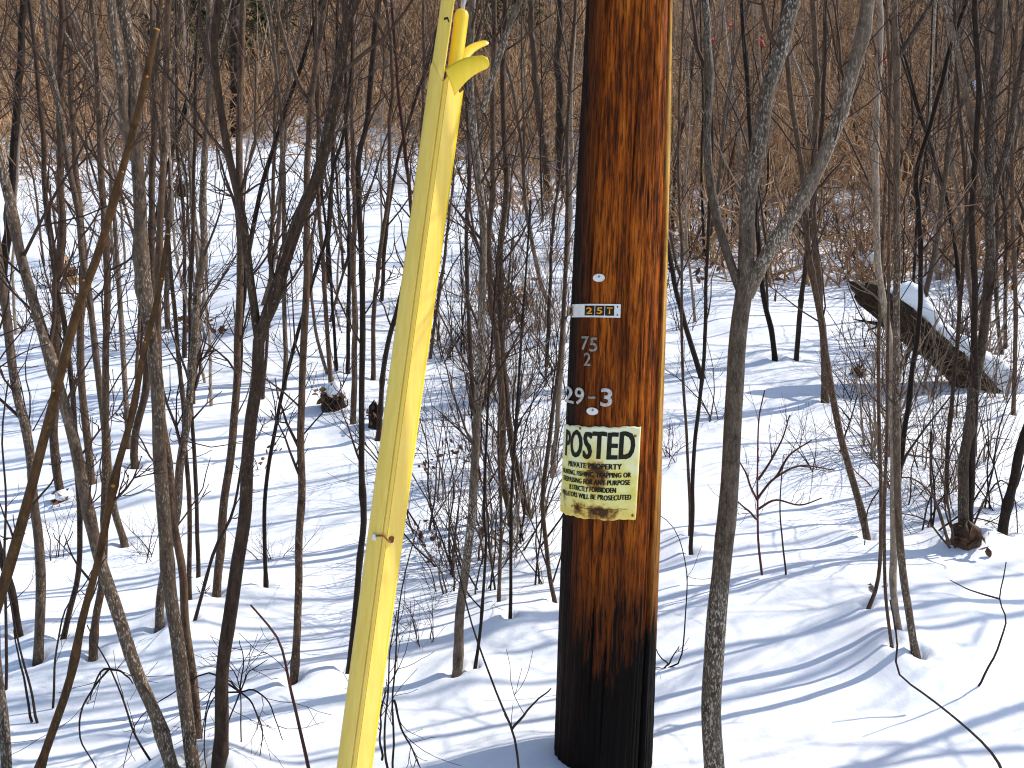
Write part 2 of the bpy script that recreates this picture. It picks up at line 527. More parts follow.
for args in ((.55, .47, .17, 1, .85), (.52, .43, .10, 1, 1), (.36, .10, .10, .8, 1), (.62, .075, .13, .55, 1.1), (.12, .2, .06, 1, .5), (.30, .985, .03, 1, 1), (.93, .90, .03), (.05, .5, .04, 1.4, .6), (.97, .08, .03)):
    f1, f2 = rust(*args)
    base = mix(nt, math_(nt, 'MULTIPLY', f1, .85), base, (.46, .20, .03))
    base = mix(nt, math_(nt, 'MULTIPLY', f2, .95), base, (.045, .018, .008))
L(nt, base, b.inputs['Base Color'])
b.inputs['Roughness'].default_value = .5
b.inputs['Specular IOR Level'].default_value = .12
bump(nt, b, n1, .25, .006)
M['notice'] = m

sign = empty('posted_sign', Vector(so))
tag(sign, 'yellow POSTED private property notice with rust stains tacked round the wooden pole', 'sign')
nx_, ny_ = 60, 40
U, Vv = np.meshgrid(np.linspace(-.5, .5, nx_), np.linspace(-.5, .5, ny_))
def warp(u, v_):
    return .0025 * fbm(np.asarray(u) * 4 + 3, np.asarray(v_) * 3 + 1, 71, 2)
def sign_pt(un, vn, off):
    tw = .050 * un * SIGN_H      # hangs a little askew
    edge_ = .0015 * math.sin(un * 23) + .001 * math.sin(un * 61 + 1)
    lean = .010 * (.5 - vn)       # the lower part shifts outward along the curve
    return surf(uc + un * SIGN_W - lean * .6, vc + vn * SIGN_H + tw + edge_ * abs(vn) * 2, off + .0035 + float(warp(un, vn)) + (.006 if un < -.4 else 0) * (-un - .4) * 6)
front = np.array([[sign_pt(U[j, i], Vv[j, i], .0012) for i in range(nx_)] for j in range(ny_)])
back = np.array([[sign_pt(U[j, i], Vv[j, i], 0.0) for i in range(nx_)] for j in range(ny_)])
verts = np.concatenate([front.reshape(-1, 3), back.reshape(-1, 3)])
ii = np.arange(nx_ * ny_).reshape(ny_, nx_)
q = [np.stack([ii[:-1, :-1], ii[:-1, 1:], ii[1:, 1:], ii[1:, :-1]], -1).reshape(-1, 4)]
n0 = nx_ * ny_
q.append(np.stack([ii[:-1, :-1], ii[1:, :-1], ii[1:, 1:], ii[:-1, 1:]], -1).reshape(-1, 4) + n0)
rim = list(ii[0, :]) + list(ii[1:, -1]) + list(ii[-1, -2::-1]) + list(ii[-2:0:-1, 0])
for a_, b_ in zip(rim, rim[1:] + rim[:1]): q.append(np.array([[b_, a_, a_ + n0, b_ + n0]]))
mb = MB(); mb.add(verts, np.concatenate(q))
so_ob = mb.build('sheet', M['notice'], sign, so)
uvl = so_ob.data.uv_layers.new(name='UVMap')
uvs = np.stack([np.tile((U + .5).ravel(), 2), np.tile((Vv + .5).ravel(), 2)], -1)
li = np.empty(len(so_ob.data.loops), np.int32); so_ob.data.loops.foreach_get('vertex_index', li)
uvl.data.foreach_set('uv', uvs[li].astype(np.float32).ravel())

def sign_text(txt, y0, y1, x0, x1, bold, fat):
    parts = []
    for ci, dx in enumerate((0, -fat, fat)):
        me = text_mesh(txt, 1.0, bold)
        bm = bmesh.new(); bm.from_mesh(me); bpy.data.meshes.remove(me)
        bmesh.ops.remove_doubles(bm, verts=bm.verts, dist=1e-5)
        xs = [w.co.x for w in bm.verts]; ys = [w.co.y for w in bm.verts]
        a0, a1, b0, b1 = min(xs), max(xs), min(ys), max(ys)
        if ',' in txt: b0 = b1 - .735
        for w in bm.verts:
            w.co = (x0 + (w.co.x - a0) / (a1 - a0) * (x1 - x0) + dx, y0 + (w.co.y - b0) / (b1 - b0) * (y1 - y0), 0)
        n = int((x1 - x0) / .025)
        for i in range(1, n):
            bmesh.ops.bisect_plane(bm, geom=bm.verts[:] + bm.edges[:] + bm.faces[:], plane_co=(x0 + (x1 - x0) * i / n, 0, 0), plane_no=(1, 0, 0), dist=1e-6)
        for i in range(1, 4):
            bmesh.ops.bisect_plane(bm, geom=bm.verts[:] + bm.edges[:] + bm.faces[:], plane_co=(0, y0 + (y1 - y0) * i / 4, 0), plane_no=(0, 1, 0), dist=1e-6)
        for w in bm.verts:
            w.co = Vector(sign_pt(w.co.x, w.co.y, .0020 + ci * .0002) - so)
        parts.append(bm)
    me2 = bpy.data.meshes.new('lettering'); big = parts[0]
    for bm in parts[1:]:
        tmp = bpy.data.meshes.new('t'); bm.to_mesh(tmp); bm.free(); big.from_mesh(tmp); bpy.data.meshes.remove(tmp)
    big.to_mesh(me2); big.free()
    me2.materials.append(M['black_ink'])
    o = bpy.data.objects.new('lettering', me2); COL.objects.link(o); o.parent = sign
sign_text('POSTED', .150, .450, -.415, .435, .012, .009)
sign_text('PRIVATE PROPERTY', .045, .105, -.33, .315, .008, .004)
sign_text('HUNTING, FISHING, TRAPPING OR', -.045, .010, -.46, .415, .006, .0035)
sign_text('TRESPASSING FOR ANY PURPOSE', -.125, -.070, -.45, .410, .006, .0035)
sign_text('IS STRICTLY FORBIDDEN', -.205, -.150, -.29, .27, .006, .0035)
sign_text('VIOLATORS WILL BE PROSECUTED', -.285, -.230, -.45, .43, .006, .0035)
mb = MB()
for (xa, xb, yy) in ((-.24, .40, -.385),):
    xs_ = np.linspace(xa, xb, 24)
    mb.tube(np.array([sign_pt(x_, yy, .002) for x_ in xs_]), np.full(24, .0005), 4)
mb.build('rule_line', M['black_ink'], sign, so)
for (un, vn) in ((.02, -.01), (-.16, .475), (.44, .40), (-.12, -.43), (.1, -.42), (.46, -.45)):
    p = sign_pt(un, vn, .0012); bm = bmesh.new()
    bmesh.ops.create_uvsphere(bm, u_segments=12, v_segments=6, radius=.0042)
    for w in bm.verts: w.co = Vector(p - so) + w.co * (1 if abs(w.co.z) < 1 else 1)
    me = bpy.data.meshes.new('tack'); bm.to_mesh(me); bm.free(); me.materials.append(M['clip_red'])
    o = bpy.data.objects.new('tack', me); COL.objects.link(o); o.parent = sign

# number plate
pv = pole_h(311); pu1 = arc_u(620.5, 311); ph_ = pole_h(304.5) - pole_h(318)
pw = .172; pu = pu1 - pw / 2
po = surf(pu, pv, .003)
plate = empty('number_plate', Vector(po))
tag(plate, 'white number plate reading J 25T in orange on black tiles', 'number plate')
wrap_mesh(rect_mesh(1, 1, 1, 1), pw, ph_, pu, pv, .003, .002, 'plate_body', M['white_plate'], po, plate)
def tile(px0, px1, ch, dark=True):
    u0, u1 = arc_u(px0, 311), arc_u(px1, 311)
    wrap_mesh(rect_mesh(1, 1), u1 - u0 - .001, ph_ * .74, (u0 + u1) / 2, pv, .0053, .0008, 'tile', M['black_ink'] if dark else M['leaf_tan'], po, plate)
    wrap_mesh(text_mesh(ch, 1, .02), (u1 - u0) * .6, ph_ * .5, (u0 + u1) / 2, pv, .0064, .0006, 'character', M['orange_ink'] if dark else M['black_ink'], po, plate)
tile(586, 595.5, '2'); tile(596, 605, '5'); tile(605.5, 614.5, 'T'); tile(570.5, 575, 'J', False)
for dy in (-.3, .3):
    p = surf(arc_u(617.5, 311), pv + dy * ph_, .0055)
    bm = bmesh.new(); bmesh.ops.create_uvsphere(bm, u_segments=10, v_segments=6, radius=.0022)
    for w in bm.verts: w.co += Vector(p - po)
    me = bpy.data.meshes.new('nail_head'); bm.to_mesh(me); bm.free(); me.materials.append(M['black_ink'])
    o = bpy.data.objects.new('nail_head', me); COL.objects.link(o); o.parent = plate

# nailed digits
def digit(ch, px0, px1, py0, py1, label, mat, bold=.012):
    u0, u1 = arc_u(px0, (py0 + py1) / 2), arc_u(px1, (py0 + py1) / 2)
    h0, h1 = pole_h(py1), pole_h(py0)
    c_ = surf((u0 + u1) / 2, (h0 + h1) / 2, .003)
    o = wrap_mesh(text_mesh(ch, 1, bold), u1 - u0, h1 - h0, (u0 + u1) / 2, (h0 + h1) / 2, .003, .002, 'metal_digit', mat, c_)
    tag(o, label, 'digit', 'metal digits nailed to the pole')
digit('7', 582.5, 589.5, 337, 351, 'small metal digit 7 nailed under the number plate', M['digit_grey'])
digit('5', 590.5, 598, 338, 352.5, 'small metal digit 5 nailed under the number plate', M['digit_grey'])
digit('2', 585, 591.5, 353.5, 367, 'tarnished metal digit 2 alone under the small 75', M['digit_grey'])
digit('2', 567.8, 575, 390, 407, 'metal digit 2 at the dark flank of the pole beside the 9', M['digit'])
digit('9', 576, 585, 389.5, 407, 'metal digit 9 above the yellow notice', M['digit'])
digit('-', 589, 596, 397.5, 399.8, 'metal dash between the 9 and the large 3', M['digit_grey'])
digit('3', 601, 612.5, 388.5, 407, 'large bright metal digit 3 after the dash', M['digit'], .02)

def disc(px, py, rx, ry, label):
    me = bpy.data.meshes.new('disc'); bm = bmesh.new()
    bmesh.ops.create_circle(bm, cap_ends=True, segments=24, radius=.5); bm.to_mesh(me); bm.free()
    u = arc_u(px, py); h = pole_h(py); c_ = surf(u, h, .003)
    root = empty('disc_tag', Vector(c_)); tag(root, label, 'disc tag', 'oval metal tags on the pole')
    k = project(c_)[2] / F
    wrap_mesh(me, 2 * rx * k, 2 * ry * k, u, h, .003, .003, 'disc', M['white_plate'], c_, root)
    bm = bmesh.new(); bmesh.ops.create_uvsphere(bm, u_segments=10, v_segments=6, radius=.0035)
    p = surf(u + .002, h + .003, .006)
    for w in bm.verts: w.co += Vector(p - c_)
    me = bpy.data.meshes.new('nail_head'); bm.to_mesh(me); bm.free(); me.materials.append(M['digit_grey'])
    o = bpy.data.objects.new('nail_head', me); COL.objects.link(o); o.parent = root
disc(599.5, 278, 6.2, 4, 'pale oval metal tag above the number plate')
disc(593, 412.5, 6.2, 3.8, 'pale oval metal tag between the digits and the yellow notice')

# ------------------------------------------------------------------ guy wire guard
GD = 1.85
G0 = at_depth(354.5, 768, GD); G1 = at_depth(457.5, 0, 1.815)
GT = G1 - G0; GL = np.linalg.norm(GT); GT /= GL
def g_s(py):
    return (768 - py) / 768 * GL
vdir = G0 * [1, 1, 0]; vdir = (G0 + GT * GL / 2) - CAM; vdir /= np.linalg.norm(vdir)
GW = -(vdir - GT * (vdir @ GT)); GW /= np.linalg.norm(GW)          # towards the camera
GU = np.cross(GT, GW); GU /= np.linalg.norm(GU)
if GU[0] < 0: GU = -GU
WID = 35.3 * GD / F
PROF = np.array([(-.5, -.22), (-.5, .02), (-.46, .14), (-.12, .47), (-.10, .475), (-.085, .445), (-.075, .445), (-.06, .50), (.0, .515), (.02, .515), (.035, .485), (.05, .50), (.385, .155), (.42, .10), (.46, .08), (.5, -.02), (.5, -.2), (.3, -.42), (-.25, -.42)]) * WID
def gp(s, u, w):
    return G0 + GT * s + GU * u + GW * w
guard = empty('guy_wire_guard', Vector(gp(-.75, 0, 0)))
go = np.array(guard.location)
tag(guard, 'tall yellow plastic guy wire guard with a torn top leaning beside the pole', 'wire guard')
def sweep(prof, s0, s1fun, n, name, mat, closed=True, bowf=None):
    mb = MB(); k = len(prof)
    rows = []
    for i in range(n):
        f = i / (n - 1)
        rows.append([gp(s0 + (s1fun(u) - s0) * f, u + (0 if bowf is None else bowf(f)), w) for u, w in prof])
    V = np.array(rows).reshape(-1, 3)
    idx = np.arange(n * k).reshape(n, k)
    nxt = np.roll(idx, -1, 1) if closed else idx
    if closed:
        q = np.stack([idx[:-1], nxt[:-1], nxt[1:], idx[1:]], -1).reshape(-1, 4)
    else:
        q = np.stack([idx[:-1, :-1], idx[:-1, 1:], idx[1:, 1:], idx[1:, :-1]], -1).reshape(-1, 4)
    mb.add(V, q)
    return mb.build(name, mat, guard, go, smooth=False)
def smooth_by_angle(o, ang=32):
    me = o.data
    me.polygons.foreach_set('use_smooth', np.full(len(me.polygons), True))
    bm = bmesh.new(); bm.from_mesh(me)
    for e in bm.edges:
        if len(e.link_faces) == 2 and e.calc_face_angle(0) > R(ang): e.smooth = False
    bm.to_mesh(me); bm.free()
def thicken(o, t=.003):
    md = o.modifiers.new('thickness', 'SOLIDIFY'); md.thickness = t; md.offset = -1
top_s = g_s(82)
body = sweep(PROF, -.75, lambda u: top_s + .012 * math.sin(u * 160) + (0.035 if u < -.01 else -.02 * u / WID), 40, 'body', M['yellow'])
body.data.materials.append(M['yellow_deep'])
_np = len(PROF)
for i_, f_ in enumerate(body.data.polygons):
    if i_ % _np in (13, 14, 15, 16): f_.material_index = 1
smooth_by_angle(body)
# strip: the torn left wall going on upward
sp_prof = np.array([(-.47, -.02), (-.47, .06), (-.44, .14), (-.30, .28), (-.13, .45)]) * WID
st_ = sweep(sp_prof, g_s(88), lambda u: g_s(-150), 14, 'torn_strip', M['yellow'], closed=False, bowf=lambda f: .006 * f); thicken(st_, .004); smooth_by_angle(st_)
# inner tube
mb = MB(); cen = []; rad = []
for f, rr in ((g_s(112), .0165), (g_s(60), .0165), (g_s(20), .0165), (g_s(13), .0160), (g_s(10), .0125), (g_s(9.3), .001)):
    cen.append(gp(f, .17 * WID, .02 * WID)); rad.append(rr)
mb.tube(np.array(cen), np.array(rad), 28)
mb.build('inner_tube', M['yellow_deep'], guard, go)
# torn flaps: cupped tongues
def flap(base_px, tip_px, w0, w1, d0, d1, cup, name):
    a = at_depth(*base_px, d0); c_ = at_depth(*tip_px, d1)
    ax = c_ - a; Ln = np.linalg.norm(ax); ax /= Ln
    side = np.cross(ax, vdir); side /= np.linalg.norm(side)
    nn, kk = 14, 9; rows = []
    for i in range(nn):
        f = i / (nn - 1)
        w = w0 + (w1 - w0) * f
        if f > .9: w *= math.sqrt(max(0.3, 1 - ((f - .9) / .12) ** 2))
        row = []
        for j in range(kk):
            g = (j / (kk - 1) - .5) * 2
            row.append(a + ax * Ln * f + side * w * g * .5 + vdir * (cup * w * (g * g - .5)) - side * .010 * math.sin(f * 3.0) * -1)
        rows.append(row)
    V = np.array(rows).reshape(-1, 3); idx = np.arange(nn * kk).reshape(nn, kk)
    mb = MB(); mb.add(V, np.stack([idx[:-1, :-1], idx[:-1, 1:], idx[1:, 1:], idx[1:, :-1]], -1).reshape(-1, 4))
    o = mb.build(name, M['yellow_deep'], guard, go); thicken(o, .0025)
flap((450, 82), (489, 62), .060, .025, 1.775, 1.74, .14, 'torn_flap')
flap((460, 62), (488, 43), .026, .012, 1.85, 1.90, .12, 'torn_flap')
# clip across the seam
clip = MB()
ps = g_s(531)
def gpts(lst): return np.array([gp(ps + s_, u * WID, w * WID) for s_, u, w in lst])
clip.tube(gpts([(0, -.28, .36), (.004, -.16, .50), (.006, -.06, .56), (.0, .04, .58), (-.006, .12, .50), (-.006, .17, .42)]), np.full(6, .0022), 8)
clip.build('clip_wire', M['clip_red'], guard, go)
for u_, w_, mm in ((-.30, .335, 'white_plate'), (.17, .41, 'clip_red')):
    bm = bmesh.new(); bmesh.ops.create_cube(bm, size=1)
    fr = Matrix((tuple(GU), tuple(GT), tuple(GW))).transposed()
    for w in bm.verts: w.co = Vector(gp(ps - .003, u_ * WID, w_ * WID) - go) + fr @ Vector((w.co.x * .011, w.co.y * .014, w.co.z * .010))
    bmesh.ops.bevel(bm, geom=bm.edges[:], offset=.0015, segments=2, affect='EDGES')
    me = bpy.data.meshes.new('clip_plate'); bm.to_mesh(me); bm.free(); me.materials.append(M[mm])
    o = bpy.data.objects.new('clip_plate', me); COL.objects.link(o); o.parent = guard
# bolts of the strip
mb = MB(); mb.tube(np.array([at_depth(444.0, 19, 1.76), at_depth(447.5, 18, 1.76), at_depth(449, 22, 1.76)]), np.array([.0028, .0028, .0015]), 6)
mb.build('rivet', M['black_ink'], guard, go)
# the guy wire itself
mb = MB()
for k in range(3):
    ss = np.linspace(-.9, 8.2, 260); ph = ss * 60 + k * 2.1
    P = np.array([gp(s_, .17 * WID + .0035 * math.cos(a_), .02 * WID + .0035 * math.sin(a_)) for s_, a_ in zip(ss, ph)])
    mb.tube(P, np.full(260, .0036), 5)
tag(mb.build('guy_wire', M['steel'], None, gp(-.9, 0, 0)), 'twisted steel guy wire coming out of the yellow guard', 'guy wire')

# ------------------------------------------------------------------ saplings
def catmull(P, n):
    P = np.asarray(P, float)
    if len(P) < 3:
        t = np.linspace(0, 1, n)[:, None]; return P[0] * (1 - t) + P[-1] * t
    d = np.r_[0, np.cumsum(np.linalg.norm(np.diff(P, axis=0), axis=1))]
    Q = np.vstack([2 * P[0] - P[1], P, 2 * P[-1] - P[-2]])
    tt = np.linspace(0, d[-1], n); out = []
    for t in tt:
        i = min(max(np.searchsorted(d, t, side='right') - 1, 0), len(P) - 2)
        f = (t - d[i]) / (d[i + 1] - d[i] + 1e-9)
        p0, p1, p2, p3 = Q[i], Q[i + 1], Q[i + 2], Q[i + 3]
        out.append(.5 * (2 * p1 + (p2 - p0) * f + (2 * p0 - 5 * p1 + 4 * p2 - p3) * f * f + (3 * p1 - p0 - 3 * p2 + p3) * f ** 3))
    return np.array(out)

def unit(v): return v / (np.linalg.norm(v) + 1e-9)

def grow(pts, rad, rg, n, scale, lo=.25, hi=1.0, sub=2, ang=(22, 55), maxr=.009, minr=.0015):
    """thin branches with twigs; polylines of 6 points each"""
    P, RR = [], []
    m_ = len(pts)
    def shoot(p, d, Ln, r0, depth):
        K = 6; q = [p]; dd = d.copy()
        for k in range(K - 1):
            dd = unit(dd + rg.normal(0, .13, 3) + np.array([0, 0, .09]))
            q.append(q[-1] + dd * Ln / (K - 1))
        q = np.array(q); r = np.linspace(r0, max(minr * .8, r0 * .3), K)
        P.append(q); RR.append(r)
        if depth > 0:
            for _ in range(rg.integers(1, depth * 2 + 1)):
                i = rg.integers(1, K - 1)
                t = unit(q[i + 1] - q[i]); pr = unit(np.cross(t, rg.normal(0, 1, 3)))
                a = R(rg.uniform(30, 65))
                shoot(q[i], t * math.cos(a) + pr * math.sin(a), Ln * rg.uniform(.3, .6), max(minr, r[i] * .6), depth - 1)
    for _ in range(n):
        s = rg.uniform(lo, hi) * (m_ - 2); i = int(s)
        t = unit(pts[i + 1] - pts[i]); pr = unit(np.cross(t, rg.normal(0, 1, 3)))
        a = R(rg.uniform(*ang))
        r0 = float(np.clip(rad[i] * rg.uniform(.22, .5), minr * 1.3, maxr))
        shoot(pts[i], t * math.cos(a) + pr * math.sin(a), scale * rg.uniform(.35, 1.1), r0, sub)
    return P, RR

def stem_points(px_pts, Y0, slope, base=None, ext=0.0, rg=rng, n=None):
    P = []
    z0 = None
    for x, y in px_pts:
        p = at_y(x, y, Y0)
        if z0 is None: z0 = p[2]
        Y = Y0 + slope * (p[2] - z0)
        P.append(at_y(x, y, Y))
    if base is not None: P[0] = base
    if ext > 0:
        d = unit(P[-1] - P[-2] if len(P) > 1 else np.array([0, 0, 1.]))
        q = P[-1]
        steps = max(2, int(ext / .35))
        for _ in range(steps):
            d = unit(d + rg.normal(0, .045, 3) + np.array([0, 0, .04])); q = q + d * ext / steps; P.append(q)
    P = np.array(P)
    Ltot = np.linalg.norm(np.diff(P, axis=0), axis=1).sum()
    C = catmull(P, n or int(np.clip(Ltot / .05, 14, 90)))
    return C

def wobble(C, rg, amp):
    n = len(C); k = rg.uniform(0, 99)
    s = np.linspace(0, n * .28, n)
    C = C.copy()
    C[1:, 0] += amp * 2 * vnoise(s + k, s * 0 + k, 3)[1:]
    C[1:, 1] += amp * 2 * vnoise(s + k, s * 0 + k + 9, 4)[1:]
    return C

def stem_r(n, r0, r1, rg, knots=True):
    t = np.linspace(0, 1, n)
    r = r0 + (r1 - r0) * t
    r = r * (1 + .10 * vnoise(t * n * .35 + rg.uniform(0, 50), t * 0, 8))
    r[:3] *= [1.28, 1.16, 1.06]
    if knots:
        for _ in range(rg.integers(2, 6)):
            i = rg.integers(2, n - 2); r[i] *= rg.uniform(1.1, 1.28)
    return r

TREES = []
def sapling(label, pts, w0, w1, mat='bark_grey', limbs=(), ext=None, br=None, brs=.5, slope=None, Y=None, lo=.2, name='bare_sapling', cat='sapling', group='bare saplings on the snowy slope', tip=False, sub=2, basepx=None):
    rg = np.random.default_rng(abs(hash(label)) % 1 + sum(ord(c) * (i + 1) for i, c in enumerate(label)))
    if w0 < 19: w0 *= .94; w1 *= .84
    bp = basepx or pts[0]
    if Y is None:
        g = ground_hit(*bp)
    else:
        g = at_y(bp[0], bp[1], Y)
    Y0 = g[1]
    if slope is None: slope = rg.uniform(-.05, .07)
    if ext is None: ext = rg.uniform(.9, 2.0) if pts[-1][1] <= 8 else 0
    C = stem_points(pts, Y0, slope, None, ext, rg)
    k = project(g)[2] / F
    C = wobble(C, rg, (.05 if tip else .17) * w0 * k)
    # root end goes under the snow
    zb = float(height0(C[0, 0], C[0, 1]))
    d0 = unit(C[0] - C[1]); d0 = unit(d0 + np.array([0, 0, -.8]))
    bury = max(.15, C[0, 2] - zb + .15)
    C = np.vstack([C[0] + d0 * bury, C])
    BASES.append((C[1, 0], C[1, 1], w0 * k * .5, rg.uniform(.1, 1)))
    r = stem_r(len(C), w0 * k * .5, max(w1 * k * .5 * (1 if ext == 0 else .8), .002), rg)
    root = empty(name, Vector(C[1])); o = np.array(root.location)
    tag(root, label, cat, group)
    mb = MB(); S = 14 if w0 >= 12 else (10 if w0 >= 6 else 7)
    if tip:
        C = np.vstack([C, C[-1] + unit(C[-1] - C[-2]) * .001]); r = np.r_[r, .0008]
    mb.tube(C, r, S); mb.build('trunk', M[mat], root, o)
    if tip:
        mbs = MB()
        for f_ in (.55, .68, .80, .90):
            i = int(len(C) * f_); sd_ = unit(np.array([rg.uniform(-1, 1), -1, .2])); p = C[i] + sd_ * r[i] * .8
            mbs.tube(np.array([p - sd_ * .006, p + sd_ * .003, p + sd_ * .005]), np.array([r[i] * .38, r[i] * .33, .0006]), 9)
        p = C[-2]; mbs.tube(np.array([p, p + unit(C[-1] - C[-3]) * .003, p + unit(C[-1] - C[-3]) * .004]), np.array([r[-2] * 1.01, r[-2] * .9, .0006]), 10)
        mbs.build('cut_scar', M['scar'], root, o)
    P, RR = [], []
    for lp, la, lb in limbs:
        LC = stem_points(lp, Y0 + slope * (at_y(*lp[0], Y0)[2] - C[1, 2]), slope + rg.uniform(-.12, .12), None, rg.uniform(.6, 1.4) if lp[-1][1] <= 60 else .1, rg)
        LC = wobble(LC, rg, .25 * la * k)
        lr = stem_r(len(LC), la * k * .5, lb * k * .4, rg); lr[:3] /= [1.2, 1.12, 1.06]
        mb = MB(); mb.tube(LC, lr, 10); mb.build('limb', M[mat], root, o)
        a_, b_ = grow(LC, lr, rg, max(3, int((br or 8) * .5)), brs, .2, 1, sub); P += a_; RR += b_
    Ltot = np.linalg.norm(np.diff(C, axis=0), axis=1).sum()
    nb = int(br * 1.5 + 1) if br is not None else int(4 + Ltot * 4.2)
    if nb:
        a_, b_ = grow(C, r, rg, nb, brs, lo, 1, sub); P += a_; RR += b_
    if P:
        mb = MB(); mb.many(P, RR, 4); mb.build('crown', M['twig'] if mat not in ('bark_pale',) else M['twig_pale'], root, o)
    TREES.append(root)
    return root

G_ = 'bare_sapling'
S_ = sapling
# --- near, beside the camera
S_('orange-brown snapped stem leaning toward the yellow guard, the longest slanting pole', [(-52, 765), (0, 595), (25, 512), (42, 443), (60, 376), (78, 306), (97, 256), (108, 220), (128, 150), (145, 85), (157, 30)], 12.5, 6, 'bark_orange', br=2, brs=.2, tip=True, Y=1.85, slope=-.04)
S_('shorter orange-brown snapped stem leaning across the speckled double trunk', [(34, 785), (40, 768), (68, 685), (82, 622), (97, 565), (108, 512), (117, 469), (132, 416), (143, 356), (158, 296), (168, 235)], 9, 5.5, 'bark_orange', br=3, brs=.15, tip=True, Y=1.98, slope=-.03)
S_('speckled trunk slanting away from the yellow guard, crossed by both orange stems', [(186, 800), (173, 768), (158, 719), (140, 679), (120, 625), (103, 572), (88, 512), (75, 449), (62, 399), (50, 356), (37, 309), (20, 250), (10, 200), (0, 162), (-14, 100), (-25, 30)], 13.5, 9, 'bark_grey', br=7, lo=.4)
S_('thickest speckled trunk, forked near its top, among the slanting orange stems', [(203, 800), (195, 768), (187, 712), (178, 645), (170, 579), (165, 512), (160, 443), (155, 366), (147, 306), (142, 256), (138, 167), (133, 83), (128, 40), (122, 0)], 14.5, 10, 'bark_grey', limbs=[([(134, 155), (125, 122), (120, 67), (113, 33), (107, 0)], 8.5, 7)], br=10, lo=.35)
S_('slim trunk rising tight against the thickest speckled trunk', [(201, 770), (198, 739), (193, 679), (185, 622), (182, 569), (173, 512), (168, 460), (160, 390), (158, 300), (160, 200), (166, 80), (170, 0)], 9, 4, 'bark_brown', br=8)
S_('dark forked trunk that bends over toward the yellow guard', [(216, 800), (218, 768), (222, 672), (228, 619), (237, 562), (245, 512), (247, 456), (251, 413), (258, 380), (260, 336), (273, 296), (287, 256), (301, 217), (316, 180), (331, 123), (341, 67), (347, 23), (356, 0)], 14.5, 9, 'bark_brown', limbs=[([(259, 340), (254, 310), (247, 262), (237, 193), (227, 140), (217, 93), (213, 50), (218, 0)], 8, 5)], br=12, lo=.35)
S_('slim straight sapling ending at a snow collar beside the dark forked trunk', [(217, 605), (223, 512), (232, 443), (237, 356), (240, 256), (239, 150), (242, 0)], 9, 6, 'bark_brown')
S_('crooked sapling crossing behind the thickest speckled trunk', [(158, 638), (165, 575), (177, 512), (180, 469), (187, 416), (192, 363), (197, 299), (203, 256), (203, 200), (207, 117), (209, 33), (211, 0)], 9, 6, 'bark_grey')
S_('grey sapling with a bowed foot standing in open snow beside the longest orange stem', [(38, 665), (40, 579), (35, 512), (32, 473), (25, 429), (15, 389), (7, 323), (0, 266), (-6, 200), (-8, 60), (-4, 0)], 10, 7, 'bark_grey')
S_('tall dark sapling behind the slanting speckled trunk, vertical in its upper half', [(62, 504), (57, 469), (53, 429), (55, 383), (57, 289), (62, 256), (60, 167), (60, 67), (62, 0)], 9, 6, 'bark_brown')
S_('straight sapling with leaf scraps at its foot, framed by the two slanting orange stems', [(92, 489), (83, 406), (80, 339), (83, 256), (78, 200), (75, 150), (70, 67), (66, 0)], 8, 5.5, 'bark_brown')
S_('even dark sapling running up between the orange stems with a hooked foot', [(93, 662), (97, 612), (103, 572), (106, 480), (105, 423), (106, 356), (107, 256), (100, 167), (97, 67), (93, 0)], 8, 5.5, 'bark_brown')
S_('short-footed sapling hidden for half its height behind the thickest speckled trunk', [(135, 471), (133, 449), (142, 406), (148, 370), (152, 300), (151, 200), (156, 90), (160, 0)], 8, 4, 'bark_brown')
S_('thin sapling bending out from behind the thickest speckled trunk and back', [(190, 615), (190, 512), (185, 440), (183, 403), (178, 356), (173, 289), (168, 240), (165, 187), (160, 133), (153, 92), (152, 0)], 5, 4.5, 'bark_brown')
S_('pale thin sapling upright beside the tip of the shorter orange stem', [(168, 330), (167, 253), (170, 187), (172, 133), (174, 67), (182, 0)], 6, 5, 'bark_grey')
S_('wavy thin sapling with a curved foot near the longest orange stem', [(62, 645), (72, 605), (77, 579), (80, 512), (75, 429), (72, 389), (67, 349), (62, 306), (53, 256), (45, 187), (42, 133), (37, 67), (30, 7)], 6, 5, 'bark_brown')
S_('pale leaning sapling that crosses the straight one with leaf scraps', [(125, 547), (115, 512), (109, 460), (103, 413), (97, 366), (88, 296), (82, 256), (78, 213), (67, 160), (58, 103), (50, 60), (43, 0)], 7, 6, 'bark_grey')
S_('thin stem slanting steeply into the thickest speckled trunk high up', [(150, 290), (140, 190), (123, 133), (107, 103), (90, 73), (67, 37), (47, 7)], 5, 4, 'bark_grey', Y=4.6)
S_('dark short trunk foot standing beside the longest orange stem near the snow bank', [(20, 640), (13, 599), (0, 555), (-15, 490), (-22, 400)], 8, 6, 'bark_dark', ext=1.2)
S_('nearest grey trunk, only a sliver of it at the border of the view', [(12, 800), (8, 768), (3, 712), (-2, 669), (-10, 560), (-20, 400)], 11, 8, 'bark_alder', ext=1.5, br=2)
S_('thin straight dark switch slanting up to the dark forked trunk', [(192, 632), (213, 555), (233, 512), (243, 456), (250, 425)], 4, 2.5, 'bark_dark', br=2, brs=.2)
S_('thin upright sapling in open snow, nearest the slim straight one with a collar', [(198, 584), (197, 512), (192, 413), (190, 330), (194, 200), (196, 60), (200, 0)], 4.5, 3.5, 'bark_dark')
S_('tall dark trunk far up the slope where the snow meets the brush', [(236, 135), (236, 90), (235, 40), (233, 0)], 14, 12, 'bark_dark', name='bare_tree', cat='tree', br=8, brs=1.2, ext=3, group='larger bare trees')
S_('dark thin sapling at the border of the view with a bend at the brush line', [(2, 300), (10, 200), (15, 150), (20, 67), (23, 0)], 9, 7, 'bark_dark')
